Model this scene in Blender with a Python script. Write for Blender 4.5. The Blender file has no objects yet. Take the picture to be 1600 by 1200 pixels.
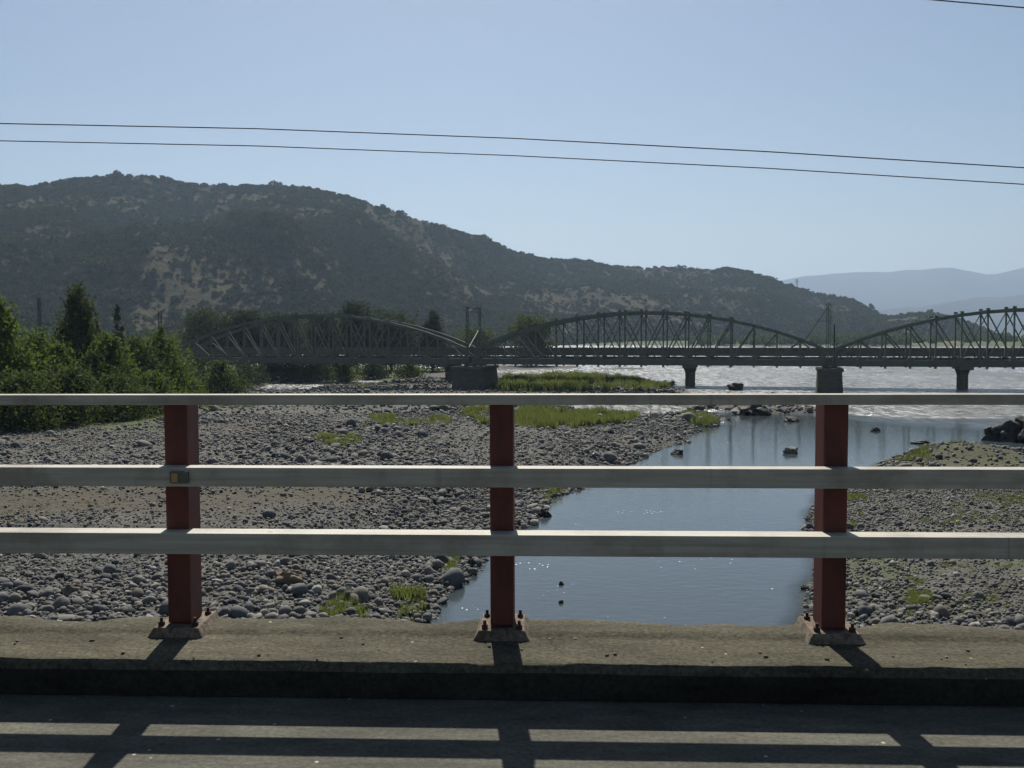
import bpy, bmesh, math, random
import numpy as np
from mathutils import Vector, Matrix, Euler
from mathutils import noise as mnoise

random.seed(7)
RNG = np.random.default_rng(11)
R = math.radians
scene = bpy.context.scene
C = scene.collection

# ------------------------------------------------------------------ camera, sky, sun, exposure
EYE = 1.600                       # eye height above the road (m)
F = 1504.0                        # focal length in pixels of the 1600 px wide photograph
PITCH = math.atan(78.0 / F)       # camera looks slightly down
ROLL = R(-0.18)
cam_d = bpy.data.cameras.new('camera')
cam_d.sensor_width = 36.0
cam_d.lens = 36.0 * F / 1600.0
cam_d.clip_start = 0.05
cam_d.clip_end = 40000.0
cam = bpy.data.objects.new('camera', cam_d)
C.objects.link(cam)
CAM_R = Matrix.Rotation(R(90) - PITCH, 3, 'X') @ Matrix.Rotation(ROLL, 3, 'Z')
cam.matrix_world = Matrix.Translation((0, 0, EYE)) @ CAM_R.to_4x4()
scene.camera = cam

SUN_EL = R(48.0)
SUN_AZ = R(-3.6)                  # measured from +Y, negative to the left
world = bpy.data.worlds.new('World')
scene.world = world
world.use_nodes = True
wn = world.node_tree.nodes
wl = world.node_tree.links
sky = wn.new('ShaderNodeTexSky')
sky.sky_type = 'NISHITA'
sky.sun_disc = False
sky.sun_elevation = SUN_EL
sky.sun_rotation = SUN_AZ
sky.altitude = 300
sky.air_density = 1.0
sky.dust_density = 0.9
sky.ozone_density = 0.9
wl.new(sky.outputs[0], wn['Background'].inputs[0])
wn['Background'].inputs[1].default_value = 0.050

sun_d = bpy.data.lights.new('sun', 'SUN')
sun_d.energy = 4.9
sun_d.angle = R(0.53)
sun_d.color = (1.0, 0.95, 0.86)
sun = bpy.data.objects.new('sun', sun_d)
C.objects.link(sun)
SUN_V = Vector((math.sin(SUN_AZ) * math.cos(SUN_EL), math.cos(SUN_AZ) * math.cos(SUN_EL), math.sin(SUN_EL)))
sun.rotation_euler = SUN_V.to_track_quat('Z', 'Y').to_euler()
sun.location = (0, 0, 30)

scene.view_settings.view_transform = 'Standard'
scene.view_settings.look = 'None'
scene.view_settings.gamma = 1.0
scene.view_settings.exposure = 0.55
scene.cycles.use_denoising = True
scene.cycles.max_bounces = 5
scene.cycles.diffuse_bounces = 2
scene.cycles.glossy_bounces = 3
scene.cycles.transmission_bounces = 4
scene.cycles.volume_bounces = 0
scene.cycles.use_adaptive_sampling = True
scene.cycles.adaptive_threshold = 0.03
scene.cycles.sample_clamp_indirect = 6

# ------------------------------------------------------------------ survey helpers: bearings measured in the photograph
def ray(px, py):
    return CAM_R @ Vector(((px - 800) / F, (600 - py) / F, -1.0))
def at(px, py, dist):                      # a point at this bearing, dist metres ahead
    r = ray(px, py)
    return Vector((0, 0, EYE)) + r * (dist / r.y)
def onz(px, py, z):                        # where this bearing meets level z
    r = ray(px, py)
    return Vector((0, 0, EYE)) + r * ((z - EYE) / r.z)
def elev(px, py, dist): return at(px, py, dist).z

WATER = -8.4

# ------------------------------------------------------------------ numpy value noise
def _hash(ix, iy, seed):
    h = (ix.astype(np.int64) * 374761393 + iy.astype(np.int64) * 668265263 + seed * 974711) & 0x7fffffff
    h = ((h ^ (h >> 13)) * 1274126177) & 0x7fffffff
    return ((h ^ (h >> 16)) & 0xffff) / 65535.0
def vnoise(x, y, seed=0):
    x = np.asarray(x, float); y = np.asarray(y, float)
    ix = np.floor(x); iy = np.floor(y)
    fx = x - ix; fy = y - iy
    fx = fx * fx * (3 - 2 * fx); fy = fy * fy * (3 - 2 * fy)
    a = _hash(ix, iy, seed); b = _hash(ix + 1, iy, seed)
    c = _hash(ix, iy + 1, seed); d = _hash(ix + 1, iy + 1, seed)
    return (a * (1 - fx) + b * fx) * (1 - fy) + (c * (1 - fx) + d * fx) * fy
def fbm(x, y, oct=4, seed=0):
    s = 0; a = 0.5; t = 0
    for i in range(oct):
        s = s + a * vnoise(x * 2 ** i, y * 2 ** i, seed + i * 17); t += a; a *= 0.5
    return s / t * 2 - 1
def sstep(a, b, x):
    t = np.clip((x - a) / (b - a), 0, 1)
    return t * t * (3 - 2 * t)

# ------------------------------------------------------------------ materials
def mat(name, base=(.5, .5, .5), rough=.8, build=None, metallic=0.0, spec=0.3):
    m = bpy.data.materials.new(name)
    m.use_nodes = True
    nt = m.node_tree
    b = nt.nodes['Principled BSDF']
    b.inputs['Base Color'].default_value = (*base, 1)
    b.inputs['Roughness'].default_value = rough
    b.inputs['Metallic'].default_value = metallic
    b.inputs['Specular IOR Level'].default_value = spec
    if build: build(nt, b)
    return m
def nd(nt, t, **kw):
    n = nt.nodes.new(t)
    for k, v in kw.items():
        if k in n.inputs: n.inputs[k].default_value = v
        else: setattr(n, k, v)
    return n
def coords(nt, which='Object', scale=(1, 1, 1)):
    tc = nd(nt, 'ShaderNodeTexCoord')
    mp = nd(nt, 'ShaderNodeMapping')
    mp.inputs['Scale'].default_value = scale
    nt.links.new(tc.outputs[which], mp.inputs['Vector'])
    return mp.outputs['Vector']
def ramp(nt, fac, stops):
    r = nd(nt, 'ShaderNodeValToRGB')
    el = r.color_ramp.elements
    while len(el) < len(stops): el.new(0.5)
    for e, (p, c) in zip(el, stops):
        e.position = p; e.color = (*c, 1) if len(c) == 3 else c
    nt.links.new(fac, r.inputs[0])
    return r.outputs[0]
def noise(nt, vec, scale, detail=6, rough=.6, dist=0):
    n = nd(nt, 'ShaderNodeTexNoise', Scale=scale, Detail=detail, Roughness=rough, Distortion=dist)
    nt.links.new(vec, n.inputs['Vector'])
    return n.outputs[0]
def mixc(nt, fac, a, b, mode='MIX'):
    m = nd(nt, 'ShaderNodeMix', data_type='RGBA', blend_type=mode)
    for s, v in ((0, fac), (6, a), (7, b)):
        if isinstance(v, bpy.types.NodeSocket): nt.links.new(v, m.inputs[s])
        elif s == 0: m.inputs[0].default_value = v
        else: m.inputs[s].default_value = (*v, 1)
    return m.outputs[2]
def bump(nt, b, h, strength, dist):
    n = nd(nt, 'ShaderNodeBump', Strength=strength, Distance=dist)
    nt.links.new(h, n.inputs['Height'])
    nt.links.new(n.outputs[0], b.inputs['Normal'])
    return n

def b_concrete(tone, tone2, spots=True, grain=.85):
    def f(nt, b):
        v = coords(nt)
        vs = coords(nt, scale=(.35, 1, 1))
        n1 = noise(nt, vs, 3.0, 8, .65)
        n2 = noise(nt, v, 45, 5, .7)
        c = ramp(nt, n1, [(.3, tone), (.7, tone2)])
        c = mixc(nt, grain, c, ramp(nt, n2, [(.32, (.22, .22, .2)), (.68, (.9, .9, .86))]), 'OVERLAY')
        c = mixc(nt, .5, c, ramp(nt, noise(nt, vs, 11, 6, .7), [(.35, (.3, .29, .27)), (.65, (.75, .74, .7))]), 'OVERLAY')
        if spots:
            vo = nd(nt, 'ShaderNodeTexVoronoi', Scale=9.0, Randomness=1.0)
            nt.links.new(v, vo.inputs['Vector'])
            dd = ramp(nt, vo.outputs['Distance'], [(.04, (1, 1, 1)), (.09, (0, 0, 0))])
            pick = ramp(nt, noise(nt, v, 3.3, 1, .5), [(.52, (0, 0, 0)), (.56, (1, 1, 1))])
            mk = mixc(nt, 1.0, dd, pick, 'MULTIPLY')
            c = mixc(nt, mk, c, (.42, .40, .35))
            cr = nd(nt, 'ShaderNodeTexVoronoi', Scale=1.1, feature='DISTANCE_TO_EDGE')
            dv = nd(nt, 'ShaderNodeVectorMath', operation='ADD')
            nt.links.new(v, dv.inputs[0])
            nn = nd(nt, 'ShaderNodeTexNoise', Scale=3.5, Detail=5)
            nt.links.new(v, nn.inputs['Vector'])
            sc = nd(nt, 'ShaderNodeVectorMath', operation='SCALE')
            sc.inputs['Scale'].default_value = .5
            nt.links.new(nn.outputs['Color'], sc.inputs[0])
            nt.links.new(sc.outputs[0], dv.inputs[1])
            nt.links.new(dv.outputs[0], cr.inputs['Vector'])
            ck = ramp(nt, cr.outputs['Distance'], [(.004, (1, 1, 1)), (.012, (0, 0, 0))])
            gate = ramp(nt, noise(nt, v, 1.1, 2, .5), [(.60, (0, 0, 0)), (.68, (.7, .7, .7))])
            c = mixc(nt, mixc(nt, 1.0, ck, gate, 'MULTIPLY'), c, (.02, .02, .018))
        nt.links.new(c, b.inputs['Base Color'])
        mm = nd(nt, 'ShaderNodeMath', operation='ADD')
        nt.links.new(n2, mm.inputs[0]); nt.links.new(n1, mm.inputs[1])
        bump(nt, b, mm.outputs[0], .6, .012)
    return f
M = {}
M['kerb'] = mat('kerb_concrete', build=b_concrete((.036, .033, .024), (.086, .08, .06)), rough=.95, spec=.15)
M['kerb_face_shade'] = mat('shade_painted_concrete', build=b_concrete((.016, .015, .013), (.038, .036, .03), False, .5), rough=.95, spec=.1)  # shade of the kerb's front face painted in as a darker tone
M['road'] = mat('road_concrete', build=b_concrete((.066, .065, .056), (.11, .107, .091), True, .45), rough=.95, spec=.15)
M['pad'] = mat('pad_concrete', build=b_concrete((.09, .07, .058), (.19, .155, .128), False), rough=.9, spec=.15)
M['pier'] = mat('pier_concrete', build=b_concrete((.06, .058, .05), (.12, .112, .098), False), rough=.95, spec=.1)
M['pier2'] = mat('column_concrete', build=b_concrete((.10, .095, .085), (.17, .16, .145), False), rough=.95, spec=.1)

def f_white(nt, b):
    v = coords(nt, scale=(1, 1, 1)); vs = coords(nt, scale=(.5, 6, 14))
    n1 = noise(nt, vs, 3.0, 7, .62); n2 = noise(nt, v, 2.2, 6, .7); n3 = noise(nt, v, 60, 4, .7)
    c = ramp(nt, n1, [(.28, (.25, .235, .19)), (.6, (.39, .37, .31))])
    c = mixc(nt, ramp(nt, n2, [(.48, (0, 0, 0)), (.72, (.85, .85, .85))]), c, (.17, .15, .115))
    vo = nd(nt, 'ShaderNodeTexVoronoi', Scale=5.0)
    nt.links.new(v, vo.inputs['Vector'])
    chips = mixc(nt, 1, ramp(nt, vo.outputs['Distance'], [(.05, (1, 1, 1)), (.11, (0, 0, 0))]),
                 ramp(nt, noise(nt, v, 4.1, 2, .5), [(.56, (0, 0, 0)), (.6, (1, 1, 1))]), 'MULTIPLY')
    c = mixc(nt, chips, c, (.15, .13, .10))
    streak = mixc(nt, 1, ramp(nt, noise(nt, coords(nt, scale=(9, 1, .25)), 2.0, 4, .6), [(.60, (0, 0, 0)), (.70, (.7, .7, .7))]), ramp(nt, noise(nt, v, .9, 2, .5), [(.5, (0, 0, 0)), (.6, (1, 1, 1))]), 'MULTIPLY')
    c = mixc(nt, streak, c, (.12, .085, .055))
    nt.links.new(c, b.inputs['Base Color'])
    bump(nt, b, n3, .25, .004)
M['white'] = mat('weathered_white_paint', rough=.6, build=f_white, spec=.35)

def f_red(nt, b):
    v = coords(nt, scale=(1, 1, .35)); v2 = coords(nt)
    n1 = noise(nt, v, 9, 7, .65); n2 = noise(nt, v2, 38, 4, .7)
    c = ramp(nt, n1, [(.3, (.045, .009, .008)), (.55, (.10, .018, .014)), (.78, (.08, .028, .018))])
    c = mixc(nt, ramp(nt, n2, [(.60, (0, 0, 0)), (.72, (.8, .8, .8))]), c, (.07, .03, .018))
    nt.links.new(c, b.inputs['Base Color'])
    bump(nt, b, n2, .3, .003)
M['red'] = mat('faded_red_paint', rough=.55, build=f_red, spec=.4)
M['bolt'] = mat('rusty_bolt', (.055, .026, .02), .85)
M['amber'] = mat('amber_reflector', (.36, .21, .06), .4, spec=.4)
M['housing'] = mat('reflector_housing', (.10, .10, .09), .5)

def f_steel(nt, b):
    v = coords(nt)
    n1 = noise(nt, v, 1.6, 6, .65)
    c = ramp(nt, n1, [(.3, (.085, .105, .085)), (.6, (.12, .142, .118)), (.82, (.125, .10, .07))])
    nt.links.new(c, b.inputs['Base Color'])
M['steel'] = mat('grey_green_bridge_steel', rough=.8, build=f_steel, spec=.12)
M['dark_steel'] = mat('dark_steel', (.035, .036, .036), .6)
M['wire'] = mat('black_cable', (.05, .05, .055), .6)

def f_stone(nt, b):
    oi = nd(nt, 'ShaderNodeObjectInfo')
    v = coords(nt)
    n1 = noise(nt, v, 2.2, 6, .65); n2 = noise(nt, v, 13, 4, .7)
    base = ramp(nt, oi.outputs['Random'], [(0, (.05, .052, .053)), (.2, (.095, .098, .098)), (.4, (.13, .13, .127)), (.55, (.072, .078, .085)),
                                           (.7, (.155, .147, .13)), (.85, (.11, .095, .075)), (.97, (.26, .25, .225))])
    c = mixc(nt, .7, base, ramp(nt, n1, [(.3, (.32, .32, .33)), (.72, (.72, .71, .68))]), 'OVERLAY')
    c = mixc(nt, .3, c, ramp(nt, n2, [(.35, (.3, .3, .3)), (.7, (.75, .74, .7))]), 'OVERLAY')
    nt.links.new(c, b.inputs['Base Color'])
    bump(nt, b, n2, .35, .03)
M['stone'] = mat('river_stone', rough=.85, build=f_stone, spec=.25)
M['dark_rock'] = mat('wet_dark_rock', rough=.7, spec=.3, build=lambda nt, b: (
    nt.links.new(ramp(nt, noise(nt, coords(nt), 2.5, 7, .7), [(.3, (.014, .014, .013)), (.7, (.045, .042, .037))]), b.inputs['Base Color']),
    bump(nt, b, noise(nt, coords(nt), 6, 6, .7), .6, .08)))
M['brown_rock'] = mat('brown_rock', rough=.85, build=lambda nt, b: (
    nt.links.new(ramp(nt, noise(nt, coords(nt), 2.5, 7, .7), [(.3, (.09, .065, .045)), (.7, (.20, .15, .105))]), b.inputs['Base Color']),
    bump(nt, b, noise(nt, coords(nt), 6, 6, .7), .5, .05)))

def f_ground(nt, b):
    v = coords(nt)
    sand = nd(nt, 'ShaderNodeAttribute', attribute_name='sand').outputs['Fac']
    green = nd(nt, 'ShaderNodeAttribute', attribute_name='green').outputs['Fac']
    n1 = noise(nt, v, .35, 6, .6); n2 = noise(nt, v, 2.4, 7, .7); n4 = noise(nt, v, .012, 6, .6)
    vo = nd(nt, 'ShaderNodeTexVoronoi', Scale=3.4, Randomness=1.0)
    nt.links.new(v, vo.inputs['Vector'])
    hue = nd(nt, 'ShaderNodeSeparateColor'); nt.links.new(vo.outputs['Color'], hue.inputs[0])
    g = ramp(nt, hue.outputs[0], [(0, (.05, .052, .052)), (.5, (.09, .09, .086)), (1, (.15, .146, .134))])
    g = mixc(nt, .6, g, ramp(nt, n1, [(.3, (.07, .07, .063)), (.7, (.11, .103, .085))]))
    s = ramp(nt, n2, [(.3, (.055, .049, .038)), (.7, (.098, .086, .065))])
    c = mixc(nt, sand, g, s)
    gr = ramp(nt, n2, [(.3, (.035, .055, .014)), (.7, (.095, .115, .035))])
    gr = mixc(nt, ramp(nt, n4, [(.5, (0, 0, 0)), (.62, (.75, .75, .75))]), gr, (.16, .12, .065))
    c = mixc(nt, green, c, gr)
    nt.links.new(c, b.inputs['Base Color'])
    hm = nd(nt, 'ShaderNodeMath', operation='MULTIPLY_ADD')
    nt.links.new(vo.outputs['Distance'], hm.inputs[0]); hm.inputs[1].default_value = -.8
    nt.links.new(n2, hm.inputs[2])
    bump(nt, b, hm.outputs[0], .8, .09)
M['ground'] = mat('gravel_ground', rough=.95, build=f_ground, spec=.1)

def f_water(nt, b):
    geo = nd(nt, 'ShaderNodeNewGeometry')
    rapid = nd(nt, 'ShaderNodeAttribute', attribute_name='rapid').outputs['Fac']
    def mp(sx, sy):
        m = nd(nt, 'ShaderNodeMapping'); m.inputs['Scale'].default_value = (sx, sy, 1)
        nt.links.new(geo.outputs['Position'], m.inputs['Vector']); return m.outputs[0]
    calm = noise(nt, mp(.8, 1.6), 2.2, 3, .5)
    chop = noise(nt, mp(.55, .8), .55, 7, .72, .8)
    b1 = nd(nt, 'ShaderNodeBump', Strength=.30, Distance=.05)
    nt.links.new(calm, b1.inputs['Height'])
    b2 = nd(nt, 'ShaderNodeBump', Distance=1.6)
    nt.links.new(chop, b2.inputs['Height'])
    nt.links.new(rapid, b2.inputs['Strength'])
    nt.links.new(b1.outputs[0], b2.inputs['Normal'])
    nt.links.new(b2.outputs[0], b.inputs['Normal'])
    pn = ramp(nt, noise(nt, mp(.75, .16), 1.0, 5, .75), [(.40, (.5, .5, .5)), (.52, (.75, .75, .75)), (.63, (1, 1, 1))])
    pl = ramp(nt, noise(nt, mp(.10, .03), 1.0, 4, .6), [(.38, (.75, .75, .75)), (.6, (1, 1, 1))])
    pm = mixc(nt, 1.0, mixc(nt, 1.0, pn, pl, 'MULTIPLY'), rapid, 'MULTIPLY')
    r = nd(nt, 'ShaderNodeMapRange'); r.inputs[3].default_value = .035; r.inputs[4].default_value = .50
    nt.links.new(pm, r.inputs[0]); nt.links.new(r.outputs[0], b.inputs['Roughness'])
    foam = nd(nt, 'ShaderNodeAttribute', attribute_name='foam').outputs['Fac']  # 'foam' is the mask of the painted sun glitter
    shallow = nd(nt, 'ShaderNodeAttribute', attribute_name='shallow').outputs['Fac']
    fs = mixc(nt, 1.0, ramp(nt, noise(nt, mp(1.1, .28), 1.0, 6, .8), [(.485, (0, 0, 0)), (.565, (1, 1, 1))]), foam, 'MULTIPLY')
    c = mixc(nt, rapid, (.045, .058, .062), (.075, .075, .068))
    c = mixc(nt, fs, c, (.62, .61, .57))  # pale streaks painted in for sun glitter on the moving water
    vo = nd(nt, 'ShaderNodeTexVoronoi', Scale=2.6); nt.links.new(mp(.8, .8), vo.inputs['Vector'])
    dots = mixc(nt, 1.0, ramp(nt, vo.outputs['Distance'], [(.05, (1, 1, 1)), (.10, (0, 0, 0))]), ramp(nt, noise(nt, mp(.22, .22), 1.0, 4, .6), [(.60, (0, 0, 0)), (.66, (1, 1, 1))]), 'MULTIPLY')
    c = mixc(nt, dots, c, (.85, .85, .82))  # sparse white dots painted as sparkles
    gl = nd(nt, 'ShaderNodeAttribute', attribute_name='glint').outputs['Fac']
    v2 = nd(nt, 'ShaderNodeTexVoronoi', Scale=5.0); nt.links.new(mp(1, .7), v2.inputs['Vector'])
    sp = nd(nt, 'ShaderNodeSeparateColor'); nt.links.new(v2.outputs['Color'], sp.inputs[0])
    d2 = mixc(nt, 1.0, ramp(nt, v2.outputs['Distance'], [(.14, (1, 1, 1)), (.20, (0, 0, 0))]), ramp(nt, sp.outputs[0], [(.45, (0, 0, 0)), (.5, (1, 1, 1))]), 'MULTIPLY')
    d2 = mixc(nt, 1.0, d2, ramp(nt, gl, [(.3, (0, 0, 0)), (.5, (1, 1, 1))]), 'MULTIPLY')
    c = mixc(nt, d2, c, (.95, .95, .92))  # denser white sparkles painted wherever the glint mask is high
    nt.links.new(c, b.inputs['Base Color'])
    tr = nd(nt, 'ShaderNodeBsdfTransparent'); tr.inputs[0].default_value = (.75, .78, .70, 1)
    mx = nd(nt, 'ShaderNodeMixShader'); nt.links.new(shallow, mx.inputs[0])
    nt.links.new(b.outputs[0], mx.inputs[1]); nt.links.new(tr.outputs[0], mx.inputs[2])
    nt.links.new(mx.outputs[0], nt.nodes['Material Output'].inputs['Surface'])
    b.inputs['IOR'].default_value = 1.333
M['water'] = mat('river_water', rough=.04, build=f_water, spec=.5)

def leafmat(name, dark, light, trans=.45, spec=.12):
    m = bpy.data.materials.new(name); m.use_nodes = True
    nt = m.node_tree; b = nt.nodes['Principled BSDF']; out = nt.nodes['Material Output']
    geo = nd(nt, 'ShaderNodeNewGeometry')
    oi = nd(nt, 'ShaderNodeObjectInfo')
    ad = nd(nt, 'ShaderNodeMath', operation='ADD')
    nt.links.new(geo.outputs['Random Per Island'], ad.inputs[0]); nt.links.new(oi.outputs['Random'], ad.inputs[1])
    hf = nd(nt, 'ShaderNodeMath', operation='MULTIPLY'); nt.links.new(ad.outputs[0], hf.inputs[0]); hf.inputs[1].default_value = .5
    mid = tuple((a + c) / 2 for a, c in zip(dark, light))
    c = ramp(nt, hf.outputs[0], [(.1, dark), (.5, mid), (.9, light)])
    nt.links.new(c, b.inputs['Base Color']); b.inputs['Roughness'].default_value = .75
    b.inputs['Specular IOR Level'].default_value = spec
    tr = nd(nt, 'ShaderNodeBsdfTranslucent')
    nt.links.new(mixc(nt, .5, c, (light[0] * 1.5, light[1] * 1.35, light[2] * .8)), tr.inputs['Color'])
    mx = nd(nt, 'ShaderNodeMixShader'); mx.inputs[0].default_value = trans
    nt.links.new(b.outputs[0], mx.inputs[1]); nt.links.new(tr.outputs[0], mx.inputs[2])
    nt.links.new(mx.outputs[0], out.inputs['Surface'])
    return m
M['leaf_bright'] = leafmat('poplar_leaves', (.028, .056, .011), (.088, .135, .028), .46)
M['leaf_mid'] = leafmat('willow_leaves', (.024, .044, .013), (.065, .09, .026), .38)
M['leaf_olive'] = leafmat('olive_leaves', (.018, .033, .012), (.05, .068, .022), .25)
M['leaf_dark'] = leafmat('evergreen_leaves', (.015, .03, .014), (.04, .062, .024), .2)
M['grass'] = leafmat('river_grass', (.045, .075, .02), (.145, .178, .06), .42)
M['scrub'] = leafmat('hill_scrub', (.018, .030, .014), (.052, .068, .026), .15, 0.0)
nt_ = M['scrub'].node_tree; pb = nt_.nodes['Principled BSDF']; old = pb.inputs['Base Color'].links[0].from_socket
gq = nd(nt_, 'ShaderNodeNewGeometry')
tint = ramp(nt_, noise(nt_, gq.outputs['Position'], .006, 5, .62), [(.36, (.9, 1.0, .9)), (.5, (1.35, 1.2, 1.0)), (.66, (2.2, 1.6, 1.15))])
nt_.links.new(mixc(nt_, 1.0, old, tint, 'MULTIPLY'), pb.inputs['Base Color'])
M['bark'] = mat('bark', (.07, .055, .042), .95)

def f_hill(nt, b):
    v = coords(nt)
    n1 = noise(nt, v, .02, 8, .65); n2 = noise(nt, v, .12, 6, .7)
    c = ramp(nt, n1, [(.3, (.042, .039, .024)), (.55, (.060, .048, .029)), (.75, (.088, .060, .038))])
    c = mixc(nt, ramp(nt, n2, [(.42, (0, 0, 0)), (.6, (.8, .8, .8))]), c, (.06, .06, .03))
    nt.links.new(c, b.inputs['Base Color'])
    bump(nt, b, n2, .8, 4)
M['hill'] = mat('dry_hillside', rough=1, build=f_hill, spec=.05)
M['far_hill'] = mat('far_mountain', rough=1, spec=.02, build=lambda nt, b: nt.links.new(
    ramp(nt, noise(nt, coords(nt), .0012, 7, .6), [(.35, (.03, .034, .028)), (.65, (.065, .058, .046))]), b.inputs['Base Color']))

# ------------------------------------------------------------------ mesh helpers
class MB:
    def __init__(self): self.v = []; self.f = []
    def add(self, vs, fs):
        o = len(self.v); self.v += [tuple(p) for p in vs]; self.f += [tuple(i + o for i in f) for f in fs]
    def box(self, c, s):
        x, y, z = c; a, b, d = s[0] / 2, s[1] / 2, s[2] / 2
        self.add([(x + i * a, y + j * b, z + k * d) for k in (-1, 1) for j in (-1, 1) for i in (-1, 1)],
                 [(0, 2, 3, 1), (4, 5, 7, 6), (0, 1, 5, 4), (2, 6, 7, 3), (0, 4, 6, 2), (1, 3, 7, 5)])
        return self
    def bar(self, p, q, w, h):
        p = Vector(p); q = Vector(q); d = (q - p).normalized()
        up = Vector((0, 1, 0)) if abs(d.y) < .9 else Vector((0, 0, 1))
        s = d.cross(up).normalized(); t = s.cross(d)
        vs = [e + s * (i * w / 2) + t * (j * h / 2) for e in (p, q) for i, j in ((-1, -1), (1, -1), (1, 1), (-1, 1))]
        self.add(vs, [(0, 1, 2, 3), (7, 6, 5, 4), (0, 4, 5, 1), (1, 5, 6, 2), (2, 6, 7, 3), (3, 7, 4, 0)])
        return self
    def tube(self, pts, radii, n=8):
        pts = [Vector(p) for p in pts]; rings = []
        for i, p in enumerate(pts):
            d = (pts[min(i + 1, len(pts) - 1)] - pts[max(i - 1, 0)]).normalized()
            up = Vector((0, 0, 1)) if abs(d.z) < .9 else Vector((1, 0, 0))
            s = d.cross(up).normalized(); t = s.cross(d)
            r = radii[i] if hasattr(radii, '__len__') else radii
            rings.append([p + (s * math.cos(a) + t * math.sin(a)) * r for a in [2 * math.pi * k / n for k in range(n)]])
        vs = [v for r in rings for v in r]; fs = []
        for i in range(len(pts) - 1):
            for k in range(n):
                fs.append((i * n + k, i * n + (k + 1) % n, (i + 1) * n + (k + 1) % n, (i + 1) * n + k))
        fs.append(tuple(range(n - 1, -1, -1))); fs.append(tuple(len(vs) - n + k for k in range(n)))
        self.add(vs, fs); return self
    def build(self, name, m, parent=None, smooth=False, bevel=0):
        me = bpy.data.meshes.new(name); me.from_pydata(self.v, [], self.f)
        bm = bmesh.new(); bm.from_mesh(me)
        bmesh.ops.recalc_face_normals(bm, faces=bm.faces)
        if bevel: bmesh.ops.bevel(bm, geom=bm.edges[:], offset=bevel, segments=2, affect='EDGES', profile=.6)
        bm.to_mesh(me); bm.free()
        if smooth: me.polygons.foreach_set('use_smooth', [True] * len(me.polygons))
        me.materials.append(m)
        return link(name, me, parent)
def link(name, data, parent=None):
    o = bpy.data.objects.new(name, data); C.objects.link(o)
    if parent is not None: o.parent = parent
    return o
def np_mesh(name, verts, faces, m, smooth=False):           # faces: (n,k) array
    me = bpy.data.meshes.new(name)
    verts = np.asarray(verts, np.float32); faces = np.asarray(faces, np.int32)
    n, k = faces.shape
    me.vertices.add(len(verts)); me.vertices.foreach_set('co', verts.ravel())
    me.loops.add(n * k); me.loops.foreach_set('vertex_index', faces.ravel())
    me.polygons.add(n); me.polygons.foreach_set('loop_start', np.arange(0, n * k, k, dtype=np.int32))
    me.update(calc_edges=True)
    if smooth: me.polygons.foreach_set('use_smooth', np.ones(n, bool))
    me.materials.append(m); me.validate()
    return me
def grid_faces(nr, nc):
    i = np.arange(nr - 1)[:, None] * nc + np.arange(nc - 1)[None, :]
    return np.stack([i, i + 1, i + nc + 1, i + nc], -1).reshape(-1, 4)
def attr(me, name, vals):
    a = me.attributes.new(name, 'FLOAT', 'POINT'); a.data.foreach_set('value', np.asarray(vals, np.float32).ravel())
def empty(name, loc=(0, 0, 0), rz=0):
    o = bpy.data.objects.new(name, None); C.objects.link(o); o.location = loc; o.rotation_euler = (0, 0, rz)
    o.empty_display_size = .3
    return o
def tag(o, label=None, cat=None, group=None, kind=None):
    if label: o['label'] = label
    if cat: o['category'] = cat
    if group: o['group'] = group
    if kind: o['kind'] = kind
    return o
def copy_tree(o, parent=None):
    c = o.copy(); C.objects.link(c); c.parent = parent
    for ch in o.children: copy_tree(ch, c)
    return c

def scatter(name, pts, scl, rot, idx, sources, m):
    """one object of points that carries instances of small source meshes (loose stuff)"""
    me = bpy.data.meshes.new(name)
    me.vertices.add(len(pts)); me.vertices.foreach_set('co', np.asarray(pts, np.float32).ravel())
    for nm, val in (('scl', scl), ('rot', rot)):
        a = me.attributes.new(nm, 'FLOAT_VECTOR', 'POINT'); a.data.foreach_set('vector', np.asarray(val, np.float32).ravel())
    a = me.attributes.new('idx', 'INT', 'POINT'); a.data.foreach_set('value', np.asarray(idx, np.int32))
    me.materials.append(m)
    o = link(name, me)
    ng = bpy.data.node_groups.new(name + '_nodes', 'GeometryNodeTree')
    ng.interface.new_socket('Geometry', in_out='INPUT', socket_type='NodeSocketGeometry')
    ng.interface.new_socket('Geometry', in_out='OUTPUT', socket_type='NodeSocketGeometry')
    N = ng.nodes; L = ng.links
    gi = N.new('NodeGroupInput'); go = N.new('NodeGroupOutput')
    j = N.new('GeometryNodeJoinGeometry')
    for s in reversed(sources):
        oi = N.new('GeometryNodeObjectInfo'); oi.inputs['Object'].default_value = s; oi.inputs['As Instance'].default_value = True
        L.new(oi.outputs['Geometry'], j.inputs[0])
    ip = N.new('GeometryNodeInstanceOnPoints'); ip.inputs['Pick Instance'].default_value = True
    def na(nm, t):
        n = N.new('GeometryNodeInputNamedAttribute'); n.data_type = t; n.inputs['Name'].default_value = nm; return n.outputs[0]
    L.new(gi.outputs[0], ip.inputs['Points']); L.new(j.outputs[0], ip.inputs['Instance'])
    L.new(na('idx', 'INT'), ip.inputs['Instance Index'])
    e2r = N.new('FunctionNodeEulerToRotation'); L.new(na('rot', 'FLOAT_VECTOR'), e2r.inputs[0])
    L.new(e2r.outputs[0], ip.inputs['Rotation']); L.new(na('scl', 'FLOAT_VECTOR'), ip.inputs['Scale'])
    L.new(ip.outputs[0], go.inputs[0])
    md = o.modifiers.new('scatter', 'NODES'); md.node_group = ng
    return o

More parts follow.
